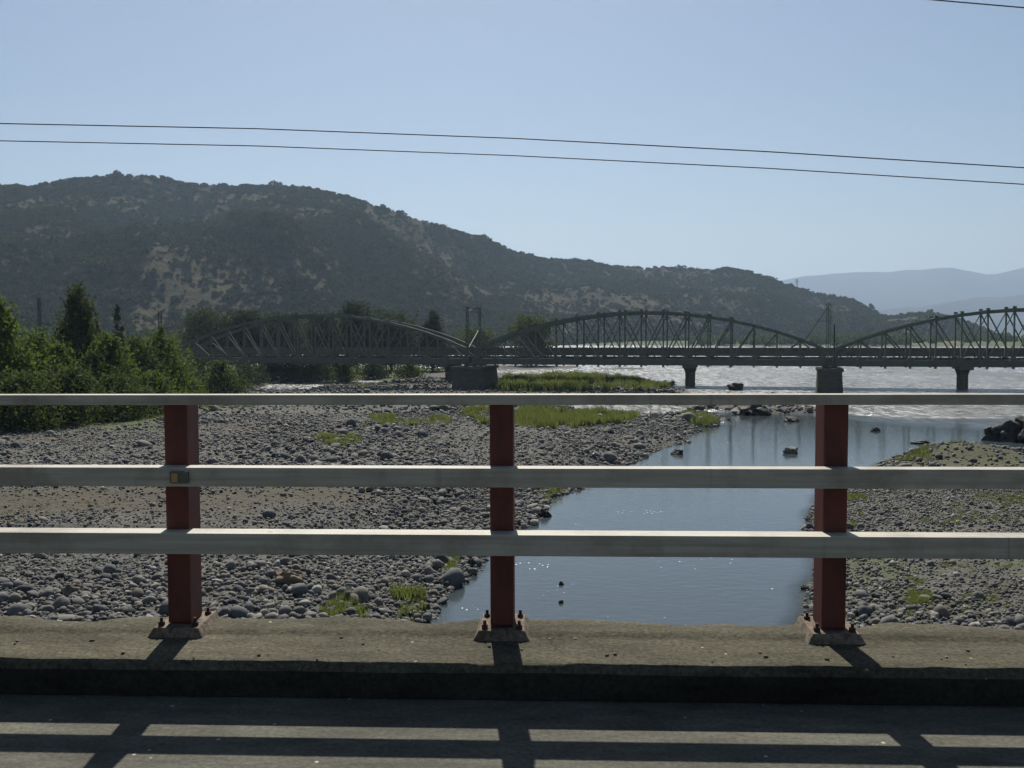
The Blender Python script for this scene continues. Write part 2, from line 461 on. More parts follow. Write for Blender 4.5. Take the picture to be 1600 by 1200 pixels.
# ------------------------------------------------------------------ riverbed terrain
def poly(pts, z=WATER):
    return np.array([onz(x, y, z).xy[:] for x, y in pts])
def sdist(P, x, y):
    """signed distance to polygon P, positive inside"""
    x = np.asarray(x, float); y = np.asarray(y, float)
    d = np.full(x.shape, 1e18); ins = np.zeros(x.shape, bool)
    for (ax, ay), (bx, by) in zip(P, np.roll(P, -1, axis=0)):
        ex, ey = bx - ax, by - ay
        t = np.clip(((x - ax) * ex + (y - ay) * ey) / (ex * ex + ey * ey + 1e-12), 0, 1)
        d = np.minimum(d, (x - ax - t * ex) ** 2 + (y - ay - t * ey) ** 2)
        cond = (ay > y) != (by > y)
        with np.errstate(divide='ignore', invalid='ignore'):
            xi = ax + (y - ay) * (bx - ax) / (by - ay)
        ins ^= cond & (x < xi)
    d = np.sqrt(d)
    return np.where(ins, d, -d)
LAND_L = poly([(600, 1500), (648, 1000), (668, 960), (690, 930), (735, 895), (790, 850), (835, 806), (872, 775), (925, 757), (1000, 718),
               (1060, 692), (1108, 668), (1128, 656), (1105, 648), (1030, 651), (935, 647), (880, 638), (895, 631), (980, 628), (1050, 620),
               (1072, 611), (1045, 599), (985, 588), (930, 582.5), (860, 585), (765, 583), (705, 577), (645, 574), (560, 571), (420, 569),
               (250, 566), (-200, 562), (-1500, 560), (-4500, 700), (-3500, 1500)])
PUDDLE = poly([(392, 612), (420, 601), (455, 597), (520, 595), (575, 594), (608, 597), (565, 603), (500, 605), (450, 612)])
LAND_R = poly([(1255, 1500), (1268, 990), (1272, 900), (1260, 850), (1276, 782), (1330, 748), (1392, 722), (1440, 708), (1500, 699),
               (1560, 697), (1610, 706), (1750, 715), (2300, 730), (3200, 760), (3600, 1500)])
SPIT = poly([(735, 572.0), (800, 570.5), (905, 571.5), (915, 574.5), (850, 577.5), (740, 578.5)])
SPIT2 = poly([(935, 577), (965, 574.2), (1012, 575.2), (1000, 577.5)])
SPIT3 = poly([(1300, 640), (1230, 634), (1130, 628), (1060, 633), (1110, 640), (1200, 645), (1290, 647)])
TERRACE = poly([(-2500, 660), (-2500, 850), (100, 862), (400, 862), (560, 838), (665, 792), (765, 768), (880, 738), (985, 700), (820, 680), (300, 665)], WATER + .8)
SANDY = poly([(-300, 790), (60, 782), (240, 768), (420, 770), (560, 772), (620, 782), (560, 800), (440, 810), (380, 832), (150, 834), (-300, 838)], WATER + .9)
SANDY2 = poly([(1385, 722), (1440, 706), (1520, 697), (1590, 705), (1640, 718), (1580, 760), (1470, 768), (1400, 745)], WATER + .5)
HUMP = onz(1505, 712, WATER + .3)
FAR_A, FAR_B = at(-400, 560, 330), None
def far_bank(x):                       # distance ahead at which the far shore runs
    return 900 - .62 * (x + 60) + 20 * np.sin(x / 45.0) + 12 * np.sin(x / 17.0 + 1)
def H(x, y, full=False):
    x = np.asarray(x, float); y = np.asarray(y, float)
    wob = .9 * fbm(x * .25, y * .25, 3, 5) * np.clip(y / 60, .6, 3)
    dl = sdist(LAND_L, x, y) + wob
    dl = np.minimum(dl, -sdist(PUDDLE, x, y) + wob * .5)
    dr = sdist(LAND_R, x, y) + wob
    ds = np.maximum.reduce([sdist(SPIT, x, y), sdist(SPIT2, x, y), sdist(SPIT3, x, y) - .5]) + wob * 1.5
    df = (y - far_bank(np.clip(x, -400, 700))) * .4
    sd = np.maximum.reduce([dl, dr, ds, df])
    und = fbm(x * .06, y * .06, 4, 9)
    land = .04 + .75 * (1 - np.exp(-np.maximum(sd, 0) / 5.0)) + .22 * und * sstep(0, 6, sd)
    land = land + .28 * sstep(0, 3, dl) * sstep(-8, 10, dl)
    land = land + .65 * sstep(-1.2, 1.6, sdist(TERRACE, x, y) + fbm(x * .3, y * .3, 3, 21) * 1.2) * sstep(0, 3, dl)
    land = np.where(ds >= np.maximum.reduce([dl, dr, df]), np.minimum(land, .22 + .1 * und), land)
    hx, hy = (x - HUMP.x) / 4.2, (y - HUMP.y) / 5.5
    land = land + .9 * np.exp(-(hx * hx + hy * hy) * 1.6)
    land = land * (1 - .55 * sstep(115, 165, y) * (df < 0))
    land = land + 1.8 * sstep(6, 60, df)
    land = land + .07 * fbm(x * 1.1, y * 1.1, 3, 31) * (y < 260)
    wet = -.05 + np.maximum(sd, -9) * .13 + .12 * und
    h = WATER + np.where(sd > 0, np.maximum(land, .03), np.minimum(wet, -.03))
    if full: return h, sd, dl, dr, df
    return h
U0, NU = 1.45, 430
rows = np.concatenate([np.linspace(7, 27, 10), np.geomspace(28, 210, 330), np.geomspace(213, 1500, 130)[0:], np.geomspace(1560, 11000, 24)])
us = np.sinh(np.linspace(-1, 1, NU) * 1.7) / np.sinh(1.7) * U0
gx = rows[:, None] * us[None, :]; gy = np.repeat(rows[:, None], NU, 1)
gh, gsd, gdl, gdr, gdf = H(gx, gy, True)
me = np_mesh('riverbed', np.stack([gx, gy, gh], -1).reshape(-1, 3), grid_faces(len(rows), NU), M['ground'], True)
sandm = np.maximum(sstep(-2, 2, sdist(SANDY, gx, gy) + 2.5 * fbm(gx * .2, gy * .2, 3, 41)), sstep(-1, 1.5, sdist(SANDY2, gx, gy) + 1.2 * fbm(gx * .3, gy * .3, 3, 43)))
sandm = np.maximum(sandm, .55 * sstep(.05, .4, fbm(gx * .09, gy * .09, 4, 47)))
greenm = np.maximum(sstep(2, 25, gdf), sstep(235, 260, gy) * sstep(2, 8, gdl))
def left_green(x, y): return np.maximum(sstep(0, .04, -.345 - x / y + .03 * fbm(x * .1, y * .1, 3, 160)) * sstep(80, 90, y), sstep(0, .04, -.085 - x / y) * sstep(196, 210, y)) * (x < 0)
leftgreen = left_green(gx, gy)
greenm = np.maximum(greenm, .8 * leftgreen)
moss = sstep(0, 2, gdr) * (gy < 140) * np.maximum(.5 * sstep(-.1, .35, fbm(gx * .22, gy * .22, 4, 131)), .28 * sstep(-1, 1.5, sdist(SANDY2, gx, gy)))
greenm = np.maximum(greenm, moss)
attr(me, 'sand', sandm); attr(me, 'green', greenm)
riverbed = tag(link('riverbed', me), 'grey gravel and cobble bars of the braided river', None, None, 'structure')

# water surface sheet
wrows = np.concatenate([np.linspace(7, 30, 6), np.geomspace(31, 220, 260), np.geomspace(225, 1400, 60)])
wu = np.linspace(-1.3, 1.3, 521)
wx = wrows[:, None] * wu[None, :]; wy = np.repeat(wrows[:, None], len(wu), 1)
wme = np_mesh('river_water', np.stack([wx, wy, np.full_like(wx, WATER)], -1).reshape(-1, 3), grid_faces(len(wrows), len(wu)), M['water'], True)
pool_edge = 118 + .15 * wx - 4 * np.sin(wx / 6) - 22 * sstep(28, 60, wx) + 6 * fbm(wx * .08, wy * .08, 3, 77)
rapid = sstep(-10, 12, wy - pool_edge) * (.75 + .35 * fbm(wx * .035, wy * .02, 3, 61))
rapid = np.maximum(rapid, .7 * (wx < -15) * (wy > 150))
rapid = np.maximum(rapid, .8 * sstep(104, 112, wy) * (wx < 24) * (wx > 5))
attr(wme, 'rapid', np.clip(rapid, 0, 1))
whh, wsd, *_ = H(wx, wy, True)
attr(wme, 'shallow', .75 * sstep(-.16, 0, whh - WATER) * (wy < 170))
puddle_f = .9 * (wx < -15) * (wy > 150)  # the puddle gets the painted glitter streaks too
glitter_mask = np.clip(rapid, 0, 1) * np.clip(.35 + 1.2 * np.exp(-((wx - 18 - .03 * wy) / 26.0) ** 2) + .25 * fbm(wx * .03, wy * .012, 3, 62), 0, 1)  # where sun glitter is painted onto the rapids
attr(wme, 'foam', np.maximum(glitter_mask, puddle_f))  # 'foam' carries the painted sun glitter mask
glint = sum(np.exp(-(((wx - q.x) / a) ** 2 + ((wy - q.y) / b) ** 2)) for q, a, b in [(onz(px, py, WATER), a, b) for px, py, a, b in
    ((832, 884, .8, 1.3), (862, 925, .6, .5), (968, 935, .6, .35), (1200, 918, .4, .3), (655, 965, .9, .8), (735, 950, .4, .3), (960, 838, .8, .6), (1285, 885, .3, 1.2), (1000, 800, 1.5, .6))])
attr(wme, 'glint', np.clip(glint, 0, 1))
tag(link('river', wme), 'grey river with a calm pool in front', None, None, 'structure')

# ------------------------------------------------------------------ hills
def profile(pts):
    P = [at(x, y, 1.0) for x, y in pts]
    uu = np.array([p.x for p in P]); ee = np.array([p.z - EYE for p in P])
    o = np.argsort(uu)
    return uu[o], ee[o]
HILL_U, HILL_E = profile([(-1500, 420), (-1000, 350), (-600, 300), (-300, 282), (-120, 290), (0, 290), (60, 290), (100, 283), (150, 276), (200, 275), (250, 278), (330, 291), (380, 289), (430, 289),
                          (480, 294), (520, 302), (560, 312), (620, 332), (680, 350), (705, 358), (760, 374), (800, 392), (860, 407), (900, 407), (960, 416), (1010, 422),
                          (1030, 418), (1060, 419), (1110, 422), (1140, 418), (1180, 430), (1230, 445), (1290, 463), (1330, 468), (1365, 487), (1390, 497), (1440, 512), (1500, 525), (1560, 540)])
def hill_ridge_d(u): return 1250 + 160 * np.sin(u * 5 + .6) + 90 * np.sin(u * 13) + 250 * sstep(.1, .45, u)
def hill_foot_d(u): return 640 + 120 * np.sin(u * 4 + 1.0) + 330 * sstep(-.1, .4, u)
def hill_surface(u, t):
    """t 0 at the foot, 1 at the ridge, up to 1.5 down the back"""
    rd, fd = hill_ridge_d(u), hill_foot_d(u)
    d = fd + (rd - fd) * t
    zr = np.interp(u, HILL_U, HILL_E) * rd + EYE
    zf = -9.5
    s = np.where(t <= 1, sstep(0, 1, t * .86 + .02) / sstep(0, 1, .88), 1 - (t - 1) * .9)
    s = .45 * s + .55 * np.where(t <= 1, t, 1 - (t - 1) * .9)
    x = u * d
    env = np.clip(t * (1 - t) * 4, 0, 1) * (t < 1)
    gul = 46 * fbm(x * .006 + t * .5, d * .0035, 4, 3) - 34 * np.abs(fbm(x * .0075 + d * .002, t * 1.3, 3, 8))
    z = zf + (zr - zf) * s + env * gul * np.clip((zr - zf) / 120, .1, 1.2) + 2.5 * fbm(x * .03, d * .03, 3, 12) * np.clip(t * 4, 0, 1)
    return x, d, z
hu = np.linspace(-.95, .50, 340); ht = np.linspace(0, 1.5, 120)
HU, HT = np.meshgrid(hu, ht)
hx, hd, hz = hill_surface(HU, HT)
hme = np_mesh('hill', np.stack([hx, hd, hz], -1).reshape(-1, 3), grid_faces(len(ht), len(hu)), M['hill'], True)
tag(link('hill', hme), 'long scrub covered hill sloping down to the right', None, None, 'structure')
# low knoll right of the hill foot
KU, KE = profile([(1300, 520), (1340, 506), (1390, 496), (1440, 491), (1480, 495), (1520, 508), (1570, 530), (1620, 545)])
ku = np.linspace(KU[0], KU[-1], 90); kt = np.linspace(0, 1.6, 40)
KUU, KT = np.meshgrid(ku, kt)
kd = 950 + 420 * KT
kz = -9.5 + (np.interp(KUU, KU, KE) * 1370 + EYE + 9.5) * np.where(KT <= 1, sstep(0, 1, KT), 1 - (KT - 1)) + 2 * fbm(KUU * kd * .03, kd * .03, 3, 14)
kme = np_mesh('knoll', np.stack([KUU * kd, kd, kz], -1).reshape(-1, 3), grid_faces(len(kt), len(ku)), M['hill'], True)
tag(link('knoll', kme), 'low scrubby knoll right of the hill', None, None, 'structure')
# far mountains
def mountain(name, pts, D, depth, seed, label):
    u_, e_ = profile(pts)
    uu = np.linspace(u_[0], u_[-1], 260); tt = np.linspace(0, 1.4, 50)
    A, T = np.meshgrid(uu, tt)
    d = D - depth * (1 - T)
    x = A * d
    zr = np.interp(A, u_, e_) * D + EYE
    zz = -9.5 + (zr + 9.5) * np.where(T <= 1, T ** 1.2, 1 - (T - 1) * 1.2) + np.clip(T * (1.05 - T) * 4, 0, 1) * 110 * fbm(x * .0011, d * .0009, 4, seed) + 9 * fbm(x * .006, d * .006, 3, seed + 2) * np.clip(T * 3, 0, 1)
    m_ = np_mesh(name, np.stack([x, d, zz], -1).reshape(-1, 3), grid_faces(len(tt), len(uu)), M['far_hill'], True)
    tag(link(name, m_), label, None, None, 'structure')
mountain('mountains', [(950, 520), (1050, 490), (1150, 456), (1225, 438), (1260, 431), (1330, 426), (1400, 423), (1440, 420), (1470, 418), (1490, 418), (1515, 423),
                       (1540, 429), (1560, 428), (1600, 419), (1700, 405), (1900, 415), (2200, 430), (2600, 470)], 9000, 2600, 71, 'hazy blue mountain range on the right horizon')
mountain('mountains', [(1150, 530), (1250, 510), (1330, 494), (1420, 483), (1500, 470), (1600, 462), (1750, 445), (1950, 450), (2300, 490), (2600, 520)], 6200, 1500, 91,
         'lower hazy mountain spur in front of the far range')

# ------------------------------------------------------------------ shrub, stone and grass shapes
def leaf_cloud(n, rx, ry, rz, size, rng, shell=.55, elong=1.0):
    d = rng.normal(size=(n, 3)); d /= np.linalg.norm(d, axis=1)[:, None]
    r = shell + (1 - shell) * rng.random(n) ** .6
    r *= 1 + .18 * rng.normal(size=n)
    c = d * r[:, None] * np.array([rx, ry, rz])
    return quads(c, size, rng, elong)
def quads(c, size, rng, elong=1.0):
    n = len(c)
    a = rng.normal(size=(n, 3)); a /= np.linalg.norm(a, axis=1)[:, None]
    b = rng.normal(size=(n, 3)); b -= a * (a * b).sum(1)[:, None]; b /= np.linalg.norm(b, axis=1)[:, None]
    s = (size * (.6 + .8 * rng.random(n)))[:, None]
    a = a * s * elong; b = b * s
    v = np.stack([c - a, c - b * .8, c + a, c + b * .8], 1).reshape(-1, 3)
    f = np.arange(4 * n).reshape(-1, 4)
    return v, f
def source(name, me):
    return bpy.data.objects.new(name, me)
scrub_src = []
for k in range(5):
    r = np.random.default_rng(100 + k)
    v1, f1 = leaf_cloud(46, 1.0, 1.0, .72, .34, r, .7)
    v2, f2 = leaf_cloud(26, .6, .6, .5, .32, r, .7); v2 = v2 + np.array([r.normal() * .6, r.normal() * .6, .25])
    v = np.concatenate([v1, v2]); v[:, 2] += .45
    scrub_src.append(source('shrub_shape', np_mesh('shrub_shape', v, np.concatenate([f1, f2 + len(v1)]), M['scrub'])))
def stone_mesh(k, sub=2):
    r = np.random.default_rng(300 + k)
    bm = bmesh.new(); bmesh.ops.create_icosphere(bm, subdivisions=sub, radius=.5)
    ph = r.random((6, 3)) * 6.28; fr = r.normal(size=(6, 3)) * 2.3; am = r.random(6) * .07
    planes = [(Vector(r.normal(size=3)).normalized(), .31 + .13 * r.random()) for _ in range(8)]
    for v in bm.verts:
        p = v.co.copy()
        s = 1 + sum(am[i] * math.sin(fr[i] @ np.array(p) * 2.2 + ph[i, 0]) for i in range(6))
        q = p * s
        for nrm, lim in planes:
            dd = q.dot(nrm) - lim
            if dd > 0: q -= nrm * dd * .88
        v.co = q
    me_ = bpy.data.meshes.new('stone'); bm.to_mesh(me_); bm.free()
    me_.polygons.foreach_set('use_smooth', [True] * len(me_.polygons))
    me_.materials.append(M['stone'])
    return me_
stone_me = [stone_mesh(k, 1) for k in range(8)]
stone_src = [source('stone_shape', m_) for m_ in stone_me]
big_stone_me = [stone_mesh(k + 20, 2) for k in range(8)]
def tuft_mesh(k, n=26, h=1.0, spread=.35):
    r = np.random.default_rng(500 + k); vs = []; fs = []
    for i in range(n):
        a = r.random() * 6.283; rad = spread * math.sqrt(r.random()); bx, by = rad * math.cos(a), rad * math.sin(a)
        hh = h * (.55 + .6 * r.random()); lean = .28 * h * r.random(); b = r.random() * 6.283; w = .018 + .02 * r.random()
        wx_, wy_ = math.cos(b) * w, math.sin(b) * w; lx, ly = math.cos(a) * lean, math.sin(a) * lean
        o = len(vs)
        vs += [(bx - wx_, by - wy_, 0), (bx + wx_, by + wy_, 0), (bx + lx * .35 + wx_ * .8, by + ly * .35 + wy_ * .8, hh * .6), (bx + lx * .35 - wx_ * .8, by + ly * .35 - wy_ * .8, hh * .6),
               (bx + lx, by + ly, hh), (bx + lx + .002, by + ly, hh * .995)]
        fs += [(o, o + 1, o + 2, o + 3), (o + 3, o + 2, o + 5, o + 4)]
    return np_mesh('tuft_shape', vs, fs, M['grass'])
tuft_src = [source('tuft_shape', tuft_mesh(k)) for k in range(5)]

# ------------------------------------------------------------------ scrub on the hill (one mass)
def pxof(x, y, z):
    """bearing of world points, in photograph pixels (only for density of planting)"""
    Rm = np.array(CAM_R.transposed()); p = np.stack([x, y, z - EYE], -1) @ Rm.T
    return 800 + F * p[..., 0] / -p[..., 2], 600 - F * p[..., 1] / -p[..., 2]
def blob(px, py, cx, cy, rx, ry, ang=0):
    c, s = math.cos(R(ang)), math.sin(R(ang)); a = ((px - cx) * c + (py - cy) * s) / rx; b = (-(px - cx) * s + (py - cy) * c) / ry
    return np.exp(-(a * a + b * b))
n = 78000
su = -.66 + 1.12 * RNG.random(n); st = .02 + 1.05 * RNG.random(n) ** .85
sx, sy, sz = hill_surface(su, st)
qx, qy = pxof(sx, sy, sz)
bare = (1.0 * blob(qx, qy, 285, 425, 75, 34, 40) + .9 * blob(qx, qy, 325, 475, 55, 22, 20) + .85 * blob(qx, qy, 130, 318, 190, 9, -2) + .7 * blob(qx, qy, 400, 318, 110, 12, 8)
        + .3 * blob(qx, qy, 790, 470, 130, 38, 15) + .32 * blob(qx, qy, 1010, 480, 160, 22, 5) + .6 * blob(qx, qy, 1290, 480, 70, 16, 15) + .5 * blob(qx, qy, 620, 345, 60, 14, 20)
        + .45 * blob(qx, qy, 50, 400, 60, 25, 0))
keep = RNG.random(n) > np.clip(bare * (1.1 + 1.2 * fbm(sx * .02, sy * .02, 3, 55)) + .55 * sstep(-.05, .45, fbm(sx * .012, sy * .012, 4, 66)) + .25 * sstep(-.1, .4, fbm(sx * .05, sy * .05, 3, 67)), 0, .80)
sx, sy, sz = sx[keep], sy[keep], sz[keep]
# knoll and the flat at the hill's foot
n2 = 5200
a_u = KU[0] + (KU[-1] - KU[0]) * RNG.random(n2); a_t = RNG.random(n2) * 1.05; a_d = 950 + 420 * a_t
a_z = -9.5 + (np.interp(a_u, KU, KE) * 1370 + EYE + 9.5) * np.where(a_t <= 1, sstep(0, 1, a_t), 1)
k2 = fbm(a_u * a_d * .012, a_d * .012, 3, 88) > -.35
sx = np.concatenate([sx, (a_u * a_d)[k2]]); sy = np.concatenate([sy, a_d[k2]]); sz = np.concatenate([sz, a_z[k2]])
sc = np.exp(RNG.normal(.24, .38, len(sx))) * 1.15
scl = np.stack([sc * (.9 + .4 * RNG.random(len(sx))), sc, sc * (.75 + .6 * RNG.random(len(sx)))], -1)
rot = np.stack([np.zeros(len(sx)), np.zeros(len(sx)), RNG.random(len(sx)) * 6.28], -1)
tag(scatter('hill_scrub', np.stack([sx, sy, sz - .2], -1), scl, rot, RNG.integers(0, 5, len(sx)), scrub_src, M['scrub']),
    'dark green scrub covering the hillside', 'scrub', None, 'stuff')

# far tree belts on the plain behind the bridges
pts = []; ss = []
for (x0, x1, D, hgt, cnt) in ((760, 1290, 560, 7, 420), (1040, 1420, 700, 8, 300), (250, 760, 420, 7, 260), (900, 1250, 640, 6, 200), (1330, 1640, 820, 8, 120), (-250, 300, 330, 8, 220)):
    for i in range(cnt):
        p = at(x0 + (x1 - x0) * random.random(), 540, D * (.92 + .2 * random.random()))
        if H(np.array([p.x]), np.array([p.y]))[0] < WATER: continue
        h_ = hgt * (.45 + .75 * random.random())
        pts.append((p.x, p.y, WATER + 1.2)); ss.append((h_ * .55, h_ * .55, h_ * .75))
pts = np.array(pts); ss = np.array(ss)
far_src = []
for k in range(4):
    r = np.random.default_rng(150 + k)
    vv = []; ff = []; o = 0
    for j in range(5):
        v1, f1 = leaf_cloud(60, .55, .55, .5, .11, r, .6)
        v1 = v1 + np.array([r.normal() * .35, r.normal() * .35, .25 + .8 * r.random()])
        vv.append(v1); ff.append(f1 + o); o += len(v1)
    far_src.append(source('tree_shape', np_mesh('tree_shape', np.concatenate(vv), np.concatenate(ff), M['leaf_mid'])))
tag(scatter('distant_trees', pts, ss, np.stack([0 * pts[:, 0], 0 * pts[:, 0], RNG.random(len(pts)) * 6.28], -1), RNG.integers(0, 4, len(pts)), far_src, M['leaf_mid']),
    'distant belt of green trees on the plain at the hill foot', 'trees', None, 'stuff')

# ------------------------------------------------------------------ cobbles on the gravel bars
def cobble_field(n, d0, d1, mean, sig, power=1.0):
    t = RNG.random(n)
    d = (d0 ** (1 + power) + t * (d1 ** (1 + power) - d0 ** (1 + power))) ** (1 / (1 + power))
    u = (RNG.random(n) * 2 - 1) * .64
    x = u * d
    h, sd, dl, dr, df = H(x, d, True)
    s = mean * np.exp(RNG.normal(0, sig, n)) * (.68 + .62 * sstep(-.3, .35, fbm(x * .10, d * .07, 3, 140)))
    sandy = np.maximum(sstep(-2, 2, sdist(SANDY, x, d) + 2.5 * fbm(x * .2, d * .2, 3, 41)), .98 * sstep(-1, 1.5, sdist(SANDY2, x, d)))
    patchy = sstep(-.5, .3, fbm(x * .12, d * .12, 3, 99) + .25 * fbm(x * .6, d * .6, 2, 98))
    bank = np.exp(-((dl - 3.0) / 5.0) ** 2) * (x < 12)
    pk = (.45 + .55 * patchy + .5 * bank) * (1 - .78 * sandy)
    green = np.maximum(sstep(205, 225, d), left_green(x, d))
    ok = (sd > -.25) & (df < -20) & (RNG.random(n) < pk) & (RNG.random(n) > green * .95)
    s = s * (1 + .22 * bank)
    return x[ok], d[ok], h[ok], s[ok]
parts_ = [cobble_field(110000, 29, 62, .105, .5), cobble_field(2600, 29, 70, .20, .45), cobble_field(80000, 58, 108, .145, .48), cobble_field(2800, 60, 115, .32, .42),
          cobble_field(34000, 104, 215, .33, .42), cobble_field(36, 36, 150, .55, .25)]
X = np.concatenate([p[0] for p in parts_]); Y = np.concatenate([p[1] for p in parts_]); Z = np.concatenate([p[2] for p in parts_]); S = np.concatenate([p[3] for p in parts_])
SC = np.stack([S * (.85 + .55 * RNG.random(len(S))), S * (.8 + .4 * RNG.random(len(S))), S * (.55 + .5 * RNG.random(len(S)))], -1)
RO = np.stack([RNG.normal(0, .4, len(S)), RNG.normal(0, .4, len(S)), RNG.random(len(S)) * 6.28], -1)
Z = Z + SC[:, 2] * .22
IX = RNG.integers(0, 8, len(S))
qx, qy = pxof(X, Y, Z)
vis = (qx > 0) & (qx < 1600) & (qy > 640) & (qy < 968) & ~((qy > 722) & (qy < 768)) & ~((qy > 822) & (qy < 873))
order = np.argsort(-np.where(vis, S / Y, 0))
top = order[:300]
for i in top:                                    # the largest stones in view, one by one
    o = link('stone', big_stone_me[IX[i]], riverbed)
    o.location = (X[i], Y[i], Z[i]); o.scale = SC[i]; o.rotation_euler = RO[i]
rest = np.setdiff1d(np.arange(len(S)), top)
tag(scatter('cobbles', np.stack([X, Y, Z], -1)[rest], SC[rest], RO[rest], IX[rest], stone_src, M['stone']),
    'loose grey cobbles and gravel covering the river bars', 'cobbles', None, 'stuff')

# ------------------------------------------------------------------ grass patches
gp = []; gs = []
def patch(poly_px, count, hgt, z=WATER + .6):
    P = poly(poly_px, z); lo = P.min(0); hi = P.max(0); k = 0; tries = 0
    while k < count and tries < 40:
        tries += 1
        q = lo + (hi - lo) * RNG.random((count * 2, 2))
        sd_ = sdist(P, q[:, 0], q[:, 1]) + 2.6 * fbm(q[:, 0] * .28, q[:, 1] * .16, 4, 5) * np.clip(q[:, 1] / 110, .3, 1.3)
        h_, s2, *_ = H(q[:, 0], q[:, 1], True)
        ok = (sd_ > 0) & (s2 > .1) & (RNG.random(len(q)) < .06 + .94 * sstep(-.15, .35, fbm(q[:, 0] * .55, q[:, 1] * .3, 3, 15)))
        q = q[ok][:count - k]; hh = h_[ok][:count - k]
        for (a, b), c in zip(q, hh):
            s = hgt * (.4 + .95 * random.random() ** 1.5); gp.append((a, b, c - .03)); gs.append((s * 1.1, s * 1.1, s))
        k += len(q)
patch([(800, 655), (850, 650), (930, 652), (1010, 656), (1000, 664), (900, 674), (800, 682)], 1500, .75)
patch([(570, 660), (640, 655), (700, 664), (705, 684), (660, 680), (640, 690), (575, 690)], 200, .55)
patch([(728, 648), (765, 648), (765, 672), (728, 670)], 130, .7)
patch([(505, 704), (555, 704), (560, 722), (505, 722)], 170, .45)
patch([(1075, 648), (1112, 650), (1110, 662), (1080, 660)], 90, .8)
patch([(740, 606), (780, 592), (860, 587), (940, 587), (1000, 594), (1045, 604), (1000, 610), (880, 612), (800, 611)], 1900, 1.2)
patch([(800, 632), (850, 630), (870, 640), (810, 645)], 120, .6)
patch([(200, 655), (265, 650), (262, 672), (210, 676)], 200, .6)
patch([(40, 668), (115, 664), (118, 682), (45, 684)], 260, .8)
patch([(300, 640), (420, 632), (420, 640), (300, 650)], 120, .5)
patch([(520, 945), (560, 940), (580, 975), (520, 980)], 60, .3, WATER + .3)
patch([(615, 930), (655, 935), (665, 975), (615, 980)], 90, .38, WATER + .2)
patch([(690, 875), (735, 868), (730, 890), (695, 900)], 50, .3, WATER + .2)
patch([(840, 760), (875, 765), (860, 780), (840, 778)], 40, .45, WATER + .2)
patch([(1320, 790), (1345, 775), (1345, 820), (1320, 825)], 70, .3, WATER + .3)
patch([(1400, 905), (1450, 895), (1470, 940), (1420, 950)], 150, .22, WATER + .5)
patch([(1440, 770), (1600, 772), (1600, 820), (1420, 815)], 260, .2, WATER + .7)
patch([(1360, 870), (1600, 880), (1600, 960), (1380, 960)], 330, .14, WATER + .6)
patch([(1385, 722), (1440, 706), (1500, 706), (1450, 720)], 160, .35, WATER + .3)
patch([(-60, 780), (160, 778), (120, 830), (-60, 835)], 120, .14, WATER + 1.2)
patch([(480, 600), (640, 590), (690, 600), (560, 612)], 120, .5)
gp = np.array(gp); gs = np.array(gs)
tag(scatter('grass', gp, gs, np.stack([0 * gp[:, 0], 0 * gp[:, 0], RNG.random(len(gp)) * 6.28], -1), RNG.integers(0, 5, len(gp)), tuft_src, M['grass']),
    'yellow green grass growing in patches on the gravel bars', 'grass', None, 'stuff')

# ------------------------------------------------------------------ road, kerb and railing of the near bridge (built in the bridge's own axes)
NEAR = Matrix.Rotation(R(-2.3), 4, 'Z')
KH = .155                                    # kerb height
def near(o): o.matrix_world = NEAR @ o.matrix_world; return o
mb = MB(); mb.box((0, -1.2, -.35), (70, 10.8, .70))
near(tag(mb.build('road', M['road']), 'grey concrete road deck of the near bridge', None, None, 'structure'))
# kerb: a swept, worn profile
nx = 900
kx = np.sinh(np.linspace(-1, 1, nx) * 2.4) / np.sinh(2.4) * 35
prof = [(4.125, .004), (4.122, .07), (4.125, .12), (4.137, .146), (4.158, .155), (4.21, .1555), (4.26, .1565), (4.31, .157), (4.36, .157), (4.41, .1575), (4.46, .158), (4.49, .1585), (4.515, .163),
        (4.535, .174), (4.58, .176), (4.64, .177), (4.69, .178), (4.725, .176), (4.745, .16), (4.755, .05), (4.755, -.65)]
KV = np.zeros((nx, len(prof), 3))
for j, (py_, pz_) in enumerate(prof):
    e = {3: 1.0, 4: 1.0, 2: .6, 12: 1.1, 13: 1.1, 17: 1.4, 18: 1.6}.get(j, .3)
    n_a = fbm(kx * 2.6, np.full(nx, j * .35), 5, 200); n_b = fbm(kx * 9, np.full(nx, j * .8), 3, 210)
    chip = np.clip(-fbm(kx * 1.7, np.full(nx, 3.0 + (j > 8) * 9), 4, 230) - .22, 0, 1)
    KV[:, j, 0] = kx
    KV[:, j, 1] = py_ + e * (.008 * n_a + .004 * n_b) + (.018 * chip if j in (2, 3, 4) else 0) - (.05 * chip if j in (16, 17, 18) else 0)
    KV[:, j, 2] = pz_ + (e * (.006 * n_a + .004 * n_b) if 1 < j < 19 else 0) - (.014 * chip if j in (3, 4) else .03 * chip if j in (16, 17, 18) else 0)
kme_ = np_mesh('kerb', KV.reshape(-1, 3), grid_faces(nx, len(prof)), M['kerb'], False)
kme_.materials.append(M['kerb_face_shade'])
mi = np.tile((np.arange(len(prof) - 1) < 2).astype(np.int32), nx - 1); kme_.polygons.foreach_set('material_index', mi)  # front face strips take the concrete with shade painted in
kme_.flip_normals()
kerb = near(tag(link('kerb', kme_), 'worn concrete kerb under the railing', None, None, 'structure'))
rk = random.Random(5)
